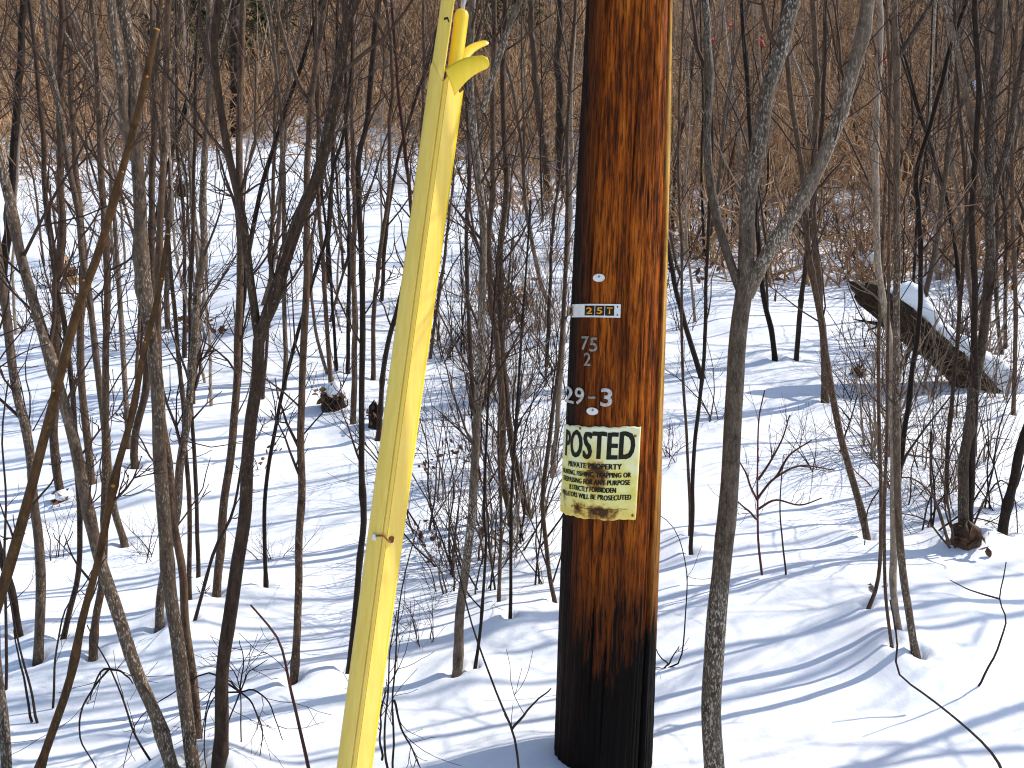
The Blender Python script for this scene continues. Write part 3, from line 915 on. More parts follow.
S_('slender leaning stem high among twigs above the longest orange stem', [(118, 270), (110, 170), (93, 73), (80, 30), (68, 0)], 4.5, 3.5, 'bark_grey', Y=5.2)
# --- between dark forked trunk and guard
S_('straight medium sapling with a snow hole at its foot, alone before the yellow guard', [(292, 692), (296, 629), (299, 562), (300, 512), (301, 456), (301, 389), (304, 323), (307, 256), (308, 200), (308, 140), (311, 97), (318, 50), (324, 10), (326, 0)], 8.5, 5, 'bark_brown', limbs=[([(308, 102), (293, 67), (279, 20), (276, 0)], 4.5, 3)])
S_('thin pale sapling standing in sunlit snow behind the dark forked trunk', [(268, 330), (271, 256), (274, 167), (276, 83), (279, 0)], 4.5, 3.5, 'bark_brown')
S_('thin sapling growing out of the leaf-covered stump', [(331, 388), (326, 306), (322, 256), (318, 200), (318, 100), (316, 0)], 5, 3.5, 'bark_brown')
S_('sapling behind the yellow guard with a bare foot near the leafy stump', [(353, 427), (354, 339), (354, 256), (354, 200), (353, 133), (354, 33), (352, 0)], 6.5, 5, 'bark_brown')
S_('long dark sapling whose foot disappears behind the yellow guard', [(348, 680), (349, 672), (356, 605), (361, 545), (363, 512), (361, 423), (362, 339), (361, 256), (359, 167), (366, 127), (371, 67), (379, 0)], 7, 5, 'bark_dark')
S_('thin switch that leans across the straight medium sapling', [(266, 594), (265, 512), (269, 463), (279, 409), (293, 349), (308, 299), (321, 256), (328, 233), (333, 173), (343, 140), (349, 100), (352, 40)], 4.5, 3.5, 'bark_dark', ext=.6)
S_('crooked thin sapling arching behind the top of the yellow guard', [(373, 380), (374, 306), (380, 256), (389, 183), (389, 133), (393, 83), (389, 27), (386, 0)], 5, 4, 'bark_brown')
S_('reddish thin sapling ending against the yellow guard', [(420, 330), (412, 215), (403, 133), (396, 60), (392, 0)], 4.5, 4, 'bark_red')
S_('thin upright sapling crossed by the torn yellow strip', [(424, 260), (423, 133), (424, 67), (424, 0)], 5, 4, 'bark_brown')
S_('dark leaning stem beside the blackened stump at the yellow guard', [(378, 440), (381, 406), (384, 366), (393, 323), (403, 283), (415, 200), (425, 120)], 6, 4, 'bark_dark', ext=.6)
S_('short thin sapling whose foot shows high in the snow near the leafy stump', [(329, 286), (328, 256), (331, 200), (335, 100), (338, 0)], 4.5, 3.5, 'bark_dark')
S_('thin dark sapling paired closely with the one with a bare foot', [(348, 375), (349, 256), (347, 150), (344, 0)], 4.5, 3.5, 'bark_dark')
# --- between guard and pole
S_('grey sapling forked at the top, foot in a snow hole midway from guard to pole', [(456, 682), (459, 629), (464, 579), (471, 512), (478, 406), (481, 339), (483, 256), (483, 217), (476, 150), (470, 80), (472, 0)], 10.5, 6, 'bark_alder', limbs=[([(482, 112), (485, 100), (496, 67), (512, 20), (520, 0)], 6, 4.5)], br=14, lo=.25)
S_('dark sapling with a gentle double curve, next along from the forked grey one', [(512, 528), (503, 480), (503, 443), (501, 383), (494, 323), (489, 256), (492, 200), (494, 150), (493, 83), (494, 0)], 7.5, 5.5, 'bark_brown', br=14)
S_('curving sapling close beside the pole, lowest part hidden in twigs', [(528, 520), (518, 470), (512, 443), (506, 399), (501, 339), (501, 256), (506, 180), (503, 90), (506, 0)], 7, 5, 'bark_brown', br=14)
S_('very thin dark sapling right of the forked grey one with its foot in its hollow', [(474, 677), (481, 622), (486, 545), (484, 512), (487, 420), (492, 330), (500, 230)], 3.6, 2, 'bark_dark', br=9, brs=.3)
S_('thin stem in the twig tangle with its foot in open snow near the pole', [(499, 607), (501, 512), (498, 430), (505, 330), (512, 240)], 4, 2.2, 'bark_brown', br=12, brs=.35)
S_('thin dark stem closest to the pole foot rising through the twig tangle', [(510, 624), (511, 512), (516, 430), (522, 330), (530, 200)], 4, 2.2, 'bark_dark', br=12, brs=.35)
S_('slim sapling leaning behind the pole from the twig tangle', [(556, 608), (548, 560), (543, 500), (552, 420), (562, 330), (566, 240), (568, 120), (575, 0)], 5, 3.5, 'bark_brown', br=10)
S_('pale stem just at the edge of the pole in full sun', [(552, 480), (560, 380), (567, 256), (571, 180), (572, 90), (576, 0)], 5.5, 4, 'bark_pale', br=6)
S_('tall brush-edge sapling with twisting stem above the twig tangle', [(548, 200), (545, 160), (536, 90), (532, 30), (530, 0)], 9, 6, 'bark_brown', br=10, brs=.9)
S_('straight sapling on the brush edge close to the pole', [(560, 190), (560, 110), (558, 50), (561, 0)], 9, 7, 'bark_dark', br=8, brs=.8)
# --- right of pole
S_('large forked tree with speckled bark, three limbs spreading above the snow', [(716, 800), (714, 768), (712, 712), (714, 645), (719, 595), (725, 545), (729, 512), (734, 423), (739, 356), (745, 299), (747, 262), (750, 200), (759, 140), (768, 87), (778, 60), (788, 27), (796, 0)], 20.5, 12, 'bark_alder', limbs=[([(744, 300), (740, 290), (732, 266), (719, 227), (710, 183), (705, 133), (709, 83), (707, 40), (704, 0)], 8.5, 6.5), ([(746, 296), (752, 282), (768, 253), (788, 220), (806, 187), (828, 143), (848, 90), (865, 37), (871, 0)], 13.5, 12)], br=8, lo=.6, name='bare_tree', cat='tree', group='larger bare trees', slope=.03)
S_('curved sapling sweeping down to a shadowed hollow beyond the forked tree', [(868, 544), (861, 512), (846, 456), (835, 406), (826, 356), (818, 306), (809, 256), (806, 217), (801, 167), (796, 123), (788, 67), (784, 0)], 7.5, 5.5, 'bark_brown', br=9)
S_('stout short-footed sapling just behind the curved sweeping one', [(825, 403), (823, 356), (820, 300), (812, 200), (816, 133), (816, 60), (812, 0)], 7.5, 5, 'bark_brown')
S_('thin dark sapling with its foot in the blue shade before the log', [(796, 363), (800, 316), (805, 273), (812, 200), (822, 120), (826, 0)], 5.5, 4, 'bark_dark')
S_('thin sapling close behind the fork of the large tree', [(775, 362), (770, 323), (762, 290), (757, 220), (748, 100), (742, 0)], 6, 4, 'bark_dark')
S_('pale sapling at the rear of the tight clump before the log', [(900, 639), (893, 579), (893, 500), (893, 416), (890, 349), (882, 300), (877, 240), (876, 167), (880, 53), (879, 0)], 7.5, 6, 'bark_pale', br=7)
S_('front sapling of the tight clump, foot in a deep snow hole', [(918, 665), (911, 622), (903, 572), (898, 512), (897, 450), (896, 350), (898, 256), (896, 187), (896, 133), (896, 67), (895, 0)], 8, 5.5, 'bark_grey', br=7, limbs=[([(896, 62), (905, 45), (922, 18), (934, 0)], 4, 3)])
S_('crooked dark sapling crossing in front of the log', [(897, 490), (901, 463), (906, 423), (915, 349), (921, 273), (917, 180), (931, 123), (948, 57), (965, 5)], 5.5, 4.5, 'bark_dark')
S_('thin bowed stem of the tight clump curving out to its own hole', [(867, 612), (878, 579), (881, 512), (878, 389), (880, 300), (886, 180), (890, 100), (886, 0)], 4, 3, 'bark_brown', br=5)
S_('thinnest straight stem of the tight clump', [(893, 659), (886, 595), (884, 520), (887, 420), (889, 256), (890, 100), (893, 0)], 3.6, 3, 'bark_brown', br=5)
S_('shaggy-footed three-limbed sapling standing in the bramble arcs', [(965, 552), (963, 512), (965, 456), (971, 406), (983, 339), (990, 256), (988, 200), (991, 117), (998, 33), (1000, 0)], 11, 7.5, 'bark_grey', limbs=[([(987, 195), (983, 170), (975, 133), (958, 60), (941, 0)], 6.5, 5), ([(989, 215), (996, 190), (1005, 157), (1015, 107), (1024, 50), (1030, 0)], 6, 4.5)], br=8)
S_('dark upright stem close against the shaggy-footed sapling', [(974, 550), (971, 512), (974, 400), (975, 289), (973, 200), (978, 80), (976, 0)], 7, 5, 'bark_dark')
S_('thin sapling with a dotted bark foot beyond the log end', [(1013, 417), (1016, 323), (1014, 256), (1012, 150), (1018, 0)], 4.5, 3.5, 'bark_brown')
S_('dark stem cut off by the border of the view, leaning out over the snow', [(1000, 543), (1006, 512), (1015, 476), (1024, 443), (1040, 380), (1052, 260)], 10, 6, 'bark_dark', ext=1.0)
S_('dark sapling slanting out from behind the pole, foot in shade', [(702, 378), (690, 340), (679, 303), (669, 256), (660, 200), (655, 100)], 6, 4.5, 'bark_dark', ext=1.0)
S_('thin straight stem between the pole and the forked tree', [(691, 557), (692, 512), (695, 443), (705, 339), (707, 256), (712, 150), (708, 50), (710, 0)], 4.5, 3, 'bark_dark', br=8)
S_('thinner stem meeting the straight one between the pole and the forked tree', [(690, 540), (690, 512), (687, 443), (682, 356), (682, 256), (678, 150), (684, 0)], 3.4, 2.6, 'bark_brown', br=8)
S_('thin sapling crossing before the lower log toward the shaggy-footed one', [(946, 505), (949, 440), (953, 389), (960, 300), (966, 200), (958, 90), (955, 0)], 4.6, 3.5, 'bark_brown')
S_('straight sapling on the brush edge beside the forked tree', [(812, 235), (813, 170), (808, 100), (790, 50), (785, 0)], 5, 4, 'bark_pale', br=6)
S_('slender sapling rising behind the left limb of the forked tree', [(672, 245), (676, 160), (690, 90), (698, 0)], 4, 3, 'bark_brown')
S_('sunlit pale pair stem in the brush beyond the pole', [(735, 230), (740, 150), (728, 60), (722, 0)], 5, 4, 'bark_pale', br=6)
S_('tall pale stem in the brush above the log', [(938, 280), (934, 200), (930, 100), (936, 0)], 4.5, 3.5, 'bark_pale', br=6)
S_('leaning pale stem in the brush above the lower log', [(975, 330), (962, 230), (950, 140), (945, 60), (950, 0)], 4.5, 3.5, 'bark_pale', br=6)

# ------------------------------------------------------------------ thin plants traced as lines
def line_plant(name, label, cat, polys, base, w, mat, group=None, br=0, Y=None, leafy=False, spread=.0):
    rg = np.random.default_rng(len(label) * 7 + int(base[0]))
    g = ground_hit(*base) if Y is None else at_y(base[0], base[1], Y)
    zt = float(height0(g[0], g[1]))
    root = empty(name, Vector((g[0], g[1], zt))); o = np.array(root.location)
    tag(root, label, cat, group)
    k = project(g)[2] / F
    P, RR = [], []
    for i, pl in enumerate(polys):
        dy = rg.uniform(-spread, spread)
        C = stem_points(pl, g[1] + dy, rg.uniform(-.1, .1), None, 0, rg, 16)
        zz = height0(C[:, 0], C[:, 1])
        C[:, 2] = np.maximum(C[:, 2], zz - .02)
        C = wobble(C, rg, .004)
        r = np.linspace(w * k * .5, max(.0009, w * k * .22), 16)
        P.append(C); RR.append(r)
    mb = MB(); mb.many(P, RR, 6); mb.build('stems', M[mat], root, o)
    if br:
        A, B = [], []
        for C, r in zip(P, RR):
            a_, b_ = grow(C, r, rg, br, .22, .2, 1, 1, minr=.0009); A += a_; B += b_
        mb = MB(); mb.many(A, B, 4); mb.build('crown', M['twig'], root, o)
    return root
line_plant('bramble', 'tangled dry bramble at the foot of the dark forked trunk', 'bramble',
    [[(242, 780), (240, 735), (240, 692), (232, 668), (213, 652)], [(240, 692), (243, 662), (240, 640)], [(240, 692), (254, 706), (262, 735), (258, 770)], [(240, 692), (228, 720), (222, 745), (225, 775)], [(240, 692), (215, 674), (195, 678), (175, 692), (150, 708), (133, 729), (122, 768)], [(240, 692), (219, 694), (207, 712), (204, 750), (208, 775)], [(240, 692), (228, 680), (212, 690), (205, 720), (203, 742)], [(240, 692), (256, 690), (272, 708), (283, 740)], [(240, 692), (250, 672), (268, 660)]], (242, 785), 1.8, 'bark_dark', br=3, spread=.08)
line_plant('dead_weed', 'branching dry weed arching in the snow by the shorter orange stem', 'weed',
    [[(158, 775), (133, 729), (118, 690), (109, 669), (98, 645), (88, 625)], [(109, 669), (95, 685), (83, 709), (80, 739), (97, 772)], [(109, 669), (122, 672), (133, 684)], [(109, 669), (101, 672), (90, 700)]], (158, 785), 2.4, 'bark_dark', br=2, spread=.03)
line_plant('dead_weed', 'two straight dry stalks by the short dark trunk foot', 'weed', [[(38, 725), (28, 680), (18, 640), (8, 585)], [(32, 722), (22, 670), (15, 630)]], (38, 726), 2.6, 'bark_dark')
line_plant('dead_weed', 'bent dry stalk arching beside the wavy thin sapling', 'weed', [[(53, 708), (56, 660), (62, 620), (72, 600), (85, 585), (92, 570)]], (53, 710), 2.4, 'bark_dark', br=2)
line_plant('dead_weed', 'knotted dry vine hanging at the border of the view', 'weed', [[(6, 690), (6, 620), (4, 560), (5, 500), (2, 440), (8, 380)]], (6, 692), 3, 'bark_dark', br=4)
line_plant('red_cane', 'smooth red cane curving up in front of the yellow guard foot', 'cane', [[(314, 800), (308, 768), (299, 725), (291, 689), (284, 655), (276, 635), (262, 618), (250, 605)]], (314, 800), 4, 'bark_red', br=1)
line_plant('hanging_vine', 'knotted dark vine hanging along the yellow guard foot', 'vine',
    [[(393, 780), (393, 740), (391, 705), (394, 670), (396, 640), (400, 600), (408, 560), (420, 520)], [(388, 770), (385, 735), (388, 690), (390, 650), (396, 610)], [(394, 700), (400, 725), (412, 750), (420, 768)], [(382, 760), (380, 720), (386, 690)]], (393, 785), 2.6, 'bark_dark', br=5, Y=2.15, spread=.05)
line_plant('arching_cane', 'long dark cane arching down to the snow beside the pole foot', 'cane', [[(520, 790), (517, 755), (512, 729), (499, 699), (483, 659), (470, 620), (460, 580), (450, 540)], [(512, 729), (530, 708), (550, 688)]], (520, 795), 2.8, 'bark_dark', br=1)
line_plant('arching_cane', 'single dark cane curving away over bare snow from the tight clump', 'cane', [[(1004, 776), (998, 762), (985, 745), (960, 722), (930, 698), (908, 682), (897, 668), (898, 640), (890, 600)]], (1004, 780), 3.2, 'bark_dark')
line_plant('dead_weed', 'thin kinked weed standing from a small snow heap', 'weed', [[(976, 690), (985, 672), (995, 655), (1001, 638), (1006, 619), (1000, 599), (1004, 575), (1006, 562)], [(1000, 599), (982, 594), (965, 588), (950, 580)]], (976, 690), 2.2, 'bark_dark')
line_plant('dead_weed', 'fine drooping twig in the snow beside the pole foot', 'weed', [[(668, 668), (680, 660), (685, 622), (687, 579), (679, 539), (668, 522), (657, 514)], [(668, 664), (660, 655), (653, 643)], [(668, 665), (662, 668), (654, 667)], [(668, 665), (674, 655), (679, 646)]], (668, 669), 1.7, 'bark_dark', br=1)
line_plant('bare_shrub', 'little branching bush alone in sunny snow beside the forked tree', 'shrub', [[(762, 575), (758, 540), (757, 500), (759, 423), (764, 390)], [(757, 500), (748, 480), (740, 462), (728, 452)], [(757, 500), (775, 478), (800, 466), (835, 470)], [(758, 480), (770, 462), (782, 440), (790, 415)], [(758, 520), (742, 505), (730, 495)], [(775, 478), (790, 455), (812, 440)], [(757, 510), (776, 500), (800, 505), (822, 498)]], (762, 576), 2.6, 'bark_red', br=4, spread=.12)
line_plant('dead_weed', 'single straight thin stalk in the smooth snow beyond the forked tree', 'weed', [[(786, 575), (782, 540), (780, 500), (783, 455)]], (786, 576), 2, 'bark_dark', br=2)
line_plant('bramble', 'looping bramble canes round the shaggy-footed sapling', 'bramble',
    [[(950, 545), (935, 500), (912, 478), (888, 482), (868, 508), (864, 545)], [(955, 548), (940, 470), (915, 440), (885, 445)], [(965, 548), (985, 500), (1002, 480), (1015, 500), (1018, 540)], [(960, 548), (975, 470), (990, 440), (1010, 440)], [(950, 548), (925, 520), (895, 512)], [(958, 546), (945, 505), (952, 450), (975, 420)], [(945, 548), (930, 545), (915, 565), (905, 600)], [(950, 548), (968, 520), (1000, 525), (1024, 545)], [(948, 546), (930, 480), (935, 430)], [(968, 550), (992, 540), (1012, 548)]], (956, 550), 2.2, 'bark_brown', br=7, spread=.25)
line_plant('dead_weed', 'upright weed with short twigs poking from the snow near the forked tree foot', 'weed', [[(840, 452), (850, 420), (858, 395)], [(850, 420), (838, 405)]], (840, 452), 2, 'bark_dark', br=2)

# ------------------------------------------------------------------ copied shrubs
def proto_shrub(seed, nstem, hgt, spread, twigs, mat):
    rg = np.random.default_rng(seed)
    root = empty('bare_shrub', (0, 0, -50))
    P, RR, A, B = [], [], [], []
    for _ in range(nstem):
        az = rg.uniform(0, 2 * math.pi); ln = rg.uniform(.05, spread)
        d = unit(np.array([math.cos(az) * ln, math.sin(az) * ln, 1])); q = [np.array([rg.normal(0, .04), rg.normal(0, .04), -.1])]
        hh_ = hgt * rg.uniform(.6, 1.1)
        for k in range(9):
            d = unit(d + rg.normal(0, .12, 3) + np.array([0, 0, .02])); q.append(q[-1] + d * hh_ / 9)
        q = np.array(q); r = np.linspace(rg.uniform(.004, .007), .0014, 10)
        P.append(q); RR.append(r)
        a_, b_ = grow(q, r, rg, twigs, hgt * .4, .15, 1, 1, (25, 75), minr=.0014); A += a_; B += b_
    mb = MB(); mb.many(P, RR, 6); mb.build('stems', M[mat], root)
    mb = MB(); mb.many(A, B, 3); mb.build('crown', M['twig'] if mat != 'bark_pale' else M['twig_pale'], root)
    return root
def copy_tree(o, loc, rz, sc, label, group):
    r = o.copy(); COL.objects.link(r); r.location = loc; r.rotation_euler = (0, 0, rz); r.scale = (sc, sc, sc)
    r['label'] = label; r['group'] = group
    for ch in o.children:
        c = ch.copy(); COL.objects.link(c); c.parent = r
    return r
shrub_spots = [
    (470, 560, 1.0, 'twiggy shrub at the foot of the forked grey sapling'),
    (505, 560, 1.1, 'dense twig tangle beside the double-curved dark sapling'),
    (440, 592, .8, 'low twiggy shrub leaning on the yellow guard side in shade'),
    (535, 525, 1.1, 'bushy tangle touching the pole flank below the notice'),
    (545, 470, 1.0, 'fine shrub behind the pole flank beside the notice'),
    (500, 470, 1.1, 'shrub of crossing twigs up the slope behind the double-curved sapling'),
    (450, 500, .9, 'shrub just behind the middle of the yellow guard'),
    (520, 400, 1.1, 'open shrub above the twig tangle close to the pole digits'),
    (470, 420, 1.0, 'thin shrub behind the upper half of the forked grey sapling'),
    (530, 310, 1.3, 'pale dense bush on the slope beside the pole number plate'),
    (505, 285, 1.3, 'pale dense bush behind the curving sapling close to the pole'),
    (553, 262, 1.3, 'pale bush half hidden by the pole above the number plate'),
    (470, 300, 1.2, 'loose bush behind the torn top of the yellow guard'),
    (685, 330, 1.0, 'open shrub on the shaded snow beside the pole'),
    (715, 420, .9, 'thin shrub between the pole and the speckled forked trunk'),
    (670, 460, .7, 'small twiggy shrub at the sunlit edge of the pole'),
    (770, 300, 1.1, 'shrub behind the fork of the large tree'),
    (850, 400, .9, 'dark shrub in the shade under the raised log end'),
    (815, 470, .6, 'low spreading shrub on sunny snow before the curved sapling'),
    (905, 500, .9, 'twiggy shrub woven through the tight clump'),
    (930, 470, .9, 'shrub growing before the lower log'),
    (985, 460, .9, 'twig tangle behind the shaggy-footed sapling'),
    (1005, 400, 1.1, 'shrub standing over the buried end of the log'),
    (960, 520, .7, 'low shaggy shrub round the foot of the three-limbed sapling'),
    (870, 350, 1.0, 'thin shrub in front of the log end'),
    (60, 330, 1.0, 'tan-twigged shrub behind the slanting speckled trunk'),
    (25, 330, 1.1, 'shrub by the bend of the grey bow-footed sapling'),
    (120, 350, .9, 'shrub in the snow beyond the thickest speckled trunk'),
    (190, 300, .9, 'shrub beside the crooked sapling up the slope'),
    (290, 300, .8, 'thin shrub in open snow behind the straight medium sapling'),
    (385, 470, .9, 'shrub of fine twigs behind the blackened stump'),
    (410, 330, 1.1, 'shrub meeting the middle of the yellow guard'),
    (345, 330, .9, 'thin shrub up the slope behind the leafy stump'),
    (150, 560, .5, 'small twiggy shrub in the shadow stripes by the thickest speckled trunk'),
    (60, 560, .5, 'small twiggy shrub between the two orange stems'),
    (275, 560, .5, 'small low shrub beside the thin leaning switch'),
    (425, 640, .5, 'small twiggy shrub in the snow beside the vine on the guard'),
]
shrub_spots += [
    (452, 575, .9, 'shrub of long crossing canes between the yellow guard and the forked grey sapling'),
    (490, 590, .8, 'shrub of long canes at the mid foot of the twig tangle'),
    (522, 545, 1.0, 'shrub of long canes leaning toward the notice'),
    (540, 585, .8, 'shrub of long canes touching the pole under the notice'),
    (430, 530, .9, 'shrub of long canes against the clip of the yellow guard'),
    (480, 480, 1.1, 'shrub of long canes behind the tangle by the forked grey sapling'),
    (515, 440, 1.1, 'shrub of long canes at the height of the pole digits'),
    (555, 400, 1.0, 'shrub of long canes hidden partly by the pole digits'),
    (930, 530, .9, 'shrub of long canes between the tight clump and the shaggy sapling'),
    (990, 510, .9, 'shrub of long canes beside the cut-off dark stem'),
    (900, 440, 1.0, 'shrub of long canes in front of the log middle'),
    (30, 430, .9, 'shrub of long canes behind the lower longest orange stem'),
    (110, 300, 1.2, 'shrub of long canes up the slope behind the speckled trunk'),
    (690, 260, 1.2, 'shrub of long canes up the slope beside the sunlit pole edge'),
    (450, 360, 1.1, 'shrub of long canes behind the upper yellow guard'),
]
protos = [proto_shrub(101, 5, .75, .5, 6, 'bark_brown'), proto_shrub(102, 7, .7, .8, 5, 'bark_dark'), proto_shrub(103, 4, .9, .35, 7, 'bark_brown'), proto_shrub(104, 8, .8, .9, 6, 'bark_pale'), proto_shrub(105, 6, .65, 1.1, 6, 'bark_red'), proto_shrub(106, 5, 1.15, .8, 3, 'bark_dark')]
used = [False] * 6
rgs = np.random.default_rng(77)
for i, (x, y, sc, lab) in enumerate(shrub_spots):
    g = ground_hit(x, y)
    k = 5 if 'long c' in lab else 3 if 'pale' in lab or 'tan' in lab else [0, 1, 2, 4][i % 4]
    loc = Vector((g[0], g[1], float(height0(g[0], g[1])) - .02)); rz = rgs.uniform(0, 6.28)
    if not used[k]:
        used[k] = True; o = protos[k]; o.location = loc; o.rotation_euler = (0, 0, rz); o.scale = (sc,) * 3
        tag(o, lab, 'shrub', 'bare twiggy shrubs in the snow')
    else:
        o = copy_tree(protos[k], loc, rz, sc, lab, 'bare twiggy shrubs in the snow'); o['category'] = 'shrub'

spots2 = []
for lo_x, hi_x, lo_y, hi_y, n_, where in ((425, 570, 185, 400, 22, 'between the yellow guard and the pole'), (665, 740, 195, 300, 8, 'between the pole and the forked tree'), (760, 1020, 190, 290, 20, 'on the snow above the log'), (20, 200, 110, 260, 14, 'high on the snow above the speckled trunk'), (860, 1020, 420, 520, 5, 'before the log among the brambles'), (862, 1000, 345, 400, 9, 'hiding the lower side of the log')):
    for _ in range(n_):
        x, y = rgs.uniform(lo_x, hi_x), rgs.uniform(lo_y, hi_y); g = ground_hit(x, y)
        if g[1] > 17: continue
        k = int(rgs.choice([3, 3, 2, 5])); sc = rgs.uniform(.8, 1.5)
        kind_ = {3: 'fine tan bush', 2: 'slim brown bush', 5: 'tall open cane bush'}[k]
        o = copy_tree(protos[k], Vector((g[0], g[1], float(height0(g[0], g[1])) - .02)), rgs.uniform(0, 6.28), sc, kind_ + ' ' + where, 'bare twiggy shrubs in the snow'); o['category'] = 'shrub'

# ------------------------------------------------------------------ copied saplings on the slope and in the brush
def proto_sapling(seed, hgt, r0, crook, mat, fork=False, nb=14):
    rg = np.random.default_rng(seed)
    root = empty('bare_sapling', (0, 0, -50))
    d = unit(np.array([rg.normal(0, .10), rg.normal(0, .10), 1])); q = [np.array([0, 0, -.2])]
    n = 22
    for k in range(n):
        d = unit(d + rg.normal(0, crook, 3) * np.array([1, 1, .3]) + np.array([0, 0, .05])); q.append(q[-1] + d * (hgt + .2) / n)
    C = catmull(q, 50); r = stem_r(50, r0, r0 * .3, rg)
    mb = MB(); mb.tube(C, r, 7); mb.build('trunk', M[mat], root)
    P, RR = grow(C, r, rg, nb, hgt * .22, .2, 1, 2, (18, 50), maxr=.012, minr=.0018)
    if fork:
        i = rg.integers(12, 22); f = [C[i]]; d = unit(C[i + 1] - C[i] + np.array([rg.choice([-1, 1]) * .5, rg.normal(0, .3), 0]) * .12)
        d = unit(d + np.array([rg.choice([-.4, .4]), 0, 0]))
        for k in range(14): d = unit(d + rg.normal(0, .06, 3) + np.array([0, 0, .06])); f.append(f[-1] + d * hgt * .6 / 14)
        f = catmull(f, 30); fr = stem_r(30, r[i] * .7, r0 * .2, rg); fr[:3] /= [1.25, 1.15, 1.05]
        mb = MB(); mb.tube(f, fr, 7); mb.build('limb', M[mat], root)
        a_, b_ = grow(f, fr, rg, 6, hgt * .2, .2, 1, 2, (18, 50), maxr=.012, minr=.0018); P += a_; RR += b_
    mb = MB(); mb.many(P, RR, 3); mb.build('crown', M['twig_pale'] if mat == 'bark_pale' else M['twig'], root)
    return root
PS = [('straight dark sapling', proto_sapling(1, 4.6, .019, .03, 'bark_dark')), ('crooked brown sapling', proto_sapling(2, 4.2, .018, .085, 'bark_brown')),
      ('forked grey sapling', proto_sapling(3, 4.8, .024, .05, 'bark_grey', True)), ('slender pale sapling', proto_sapling(4, 4.4, .015, .05, 'bark_pale')),
      ('forked dark sapling', proto_sapling(5, 4.4, .022, .06, 'bark_dark', True)), ('thin tan sapling', proto_sapling(6, 3.6, .012, .07, 'bark_pale', False, 22)),
      ('twiggy brown sapling', proto_sapling(7, 3.8, .016, .07, 'bark_brown', False, 26)), ('forked pale sapling', proto_sapling(8, 4.4, .017, .06, 'bark_pale', True)),
      ('wavy grey sapling', proto_sapling(9, 4.5, .018, .11, 'bark_grey'))]
useds = [False] * len(PS)
ZX = [(-200, 60, 'behind the longest orange stem'), (60, 150, 'behind the thickest speckled trunk'), (150, 215, 'behind the crooked sapling'), (215, 270, 'behind the upper dark forked trunk'),
      (270, 330, 'behind the straight medium sapling'), (330, 400, 'behind the sapling beside the leafy stump'), (400, 455, 'behind the torn top of the yellow guard'),
      (455, 515, 'midway between guard and pole'), (515, 610, 'half hidden behind the pole'), (610, 690, 'just beyond the sunlit edge of the pole'), (690, 760, 'behind the large forked tree'),
      (760, 840, 'between the forked tree and the log'), (840, 905, 'behind the raised end of the log'), (905, 970, 'behind the middle of the log'), (970, 1300, 'beyond the buried end of the log')]
def place_sapling(k, g, sc, rz, tail):
    nm, o = PS[k]
    px = project(g)[0]
    zone = next((z for a, b_, z in ZX if a <= px < b_), 'at the border of the view')
    lab = f'{nm} {tail} {zone}'
    loc = Vector((g[0], g[1], float(height0(g[0], g[1]))))
    if not useds[k]:
        useds[k] = True; o.location = loc; o.rotation_euler = (0, 0, rz); o.scale = (sc,) * 3
        tag(o, lab, 'sapling', 'bare saplings on the snowy slope')
    else:
        o = copy_tree(o, loc, rz, sc, lab, 'bare saplings on the snowy slope'); o['category'] = 'sapling'
    return o
def clear(px, py):
    return True
rp = np.random.default_rng(2024)
cnt = 0
while cnt < 80:          # open slope
    x = rp.uniform(-20, 1044); y = rp.uniform(215, 420)
    if 560 < x < 660 or (y > 330 and 650 < x < 880): continue
    if y > 330 and rp.random() < .35: continue
    g = ground_hit(x, y)
    if g[1] > 16: continue
    place_sapling(int(rp.integers(0, len(PS))), g, rp.uniform(.75, 1.15), rp.uniform(0, 6.28), 'on the open snow' if y > 300 else 'high on the snow'); cnt += 1
cnt = 0
while cnt < 78:         # brush edge and in the brush
    Yd = rp.uniform(11, 26); x = rp.uniform(-.70, .70) * Yd
    if Yd < np.interp(x / Yd, [-.64, -.4, 0, .3, .64], [15, 16, 14.5, 11, 9.5]): continue
    g = np.array([x, Yd, 0]); g[2] = float(height0(x, Yd))
    px = project(g)[0]
    if 580 < px < 660: continue
    far = Yd > 19
    place_sapling(int(rp.choice([1, 3, 3, 3, 7, 7, 6, 5, 5, 3])), g, rp.uniform(.85, 1.5), rp.uniform(0, 6.28), 'deep in the brush' if far else 'at the brush edge'); cnt += 1
# trees beside the view whose shadows cross the snow
for (x, y, k, s) in ((3.3, 3.08, 0, 1.2), (3.9, 3.28, 8, 1.3), (2.9, 2.52, 0, 1.2), (3.0, 3.55, 3, 1.3), (4.4, 4.1, 0, 1.4), (5.0, 4.4, 8, 1.3), (3.9, 2.82, 3, 1.4), (5.6, 5.3, 0, 1.4), (6.6, 5.9, 2, 1.3)):
    o = copy_tree(PS[k][1], Vector((x, y, float(height0(x, y)))), x * 3 + y, s, PS[k][0] + ' on the road bank beyond the canes', 'saplings beside the view'); o['category'] = 'sapling'

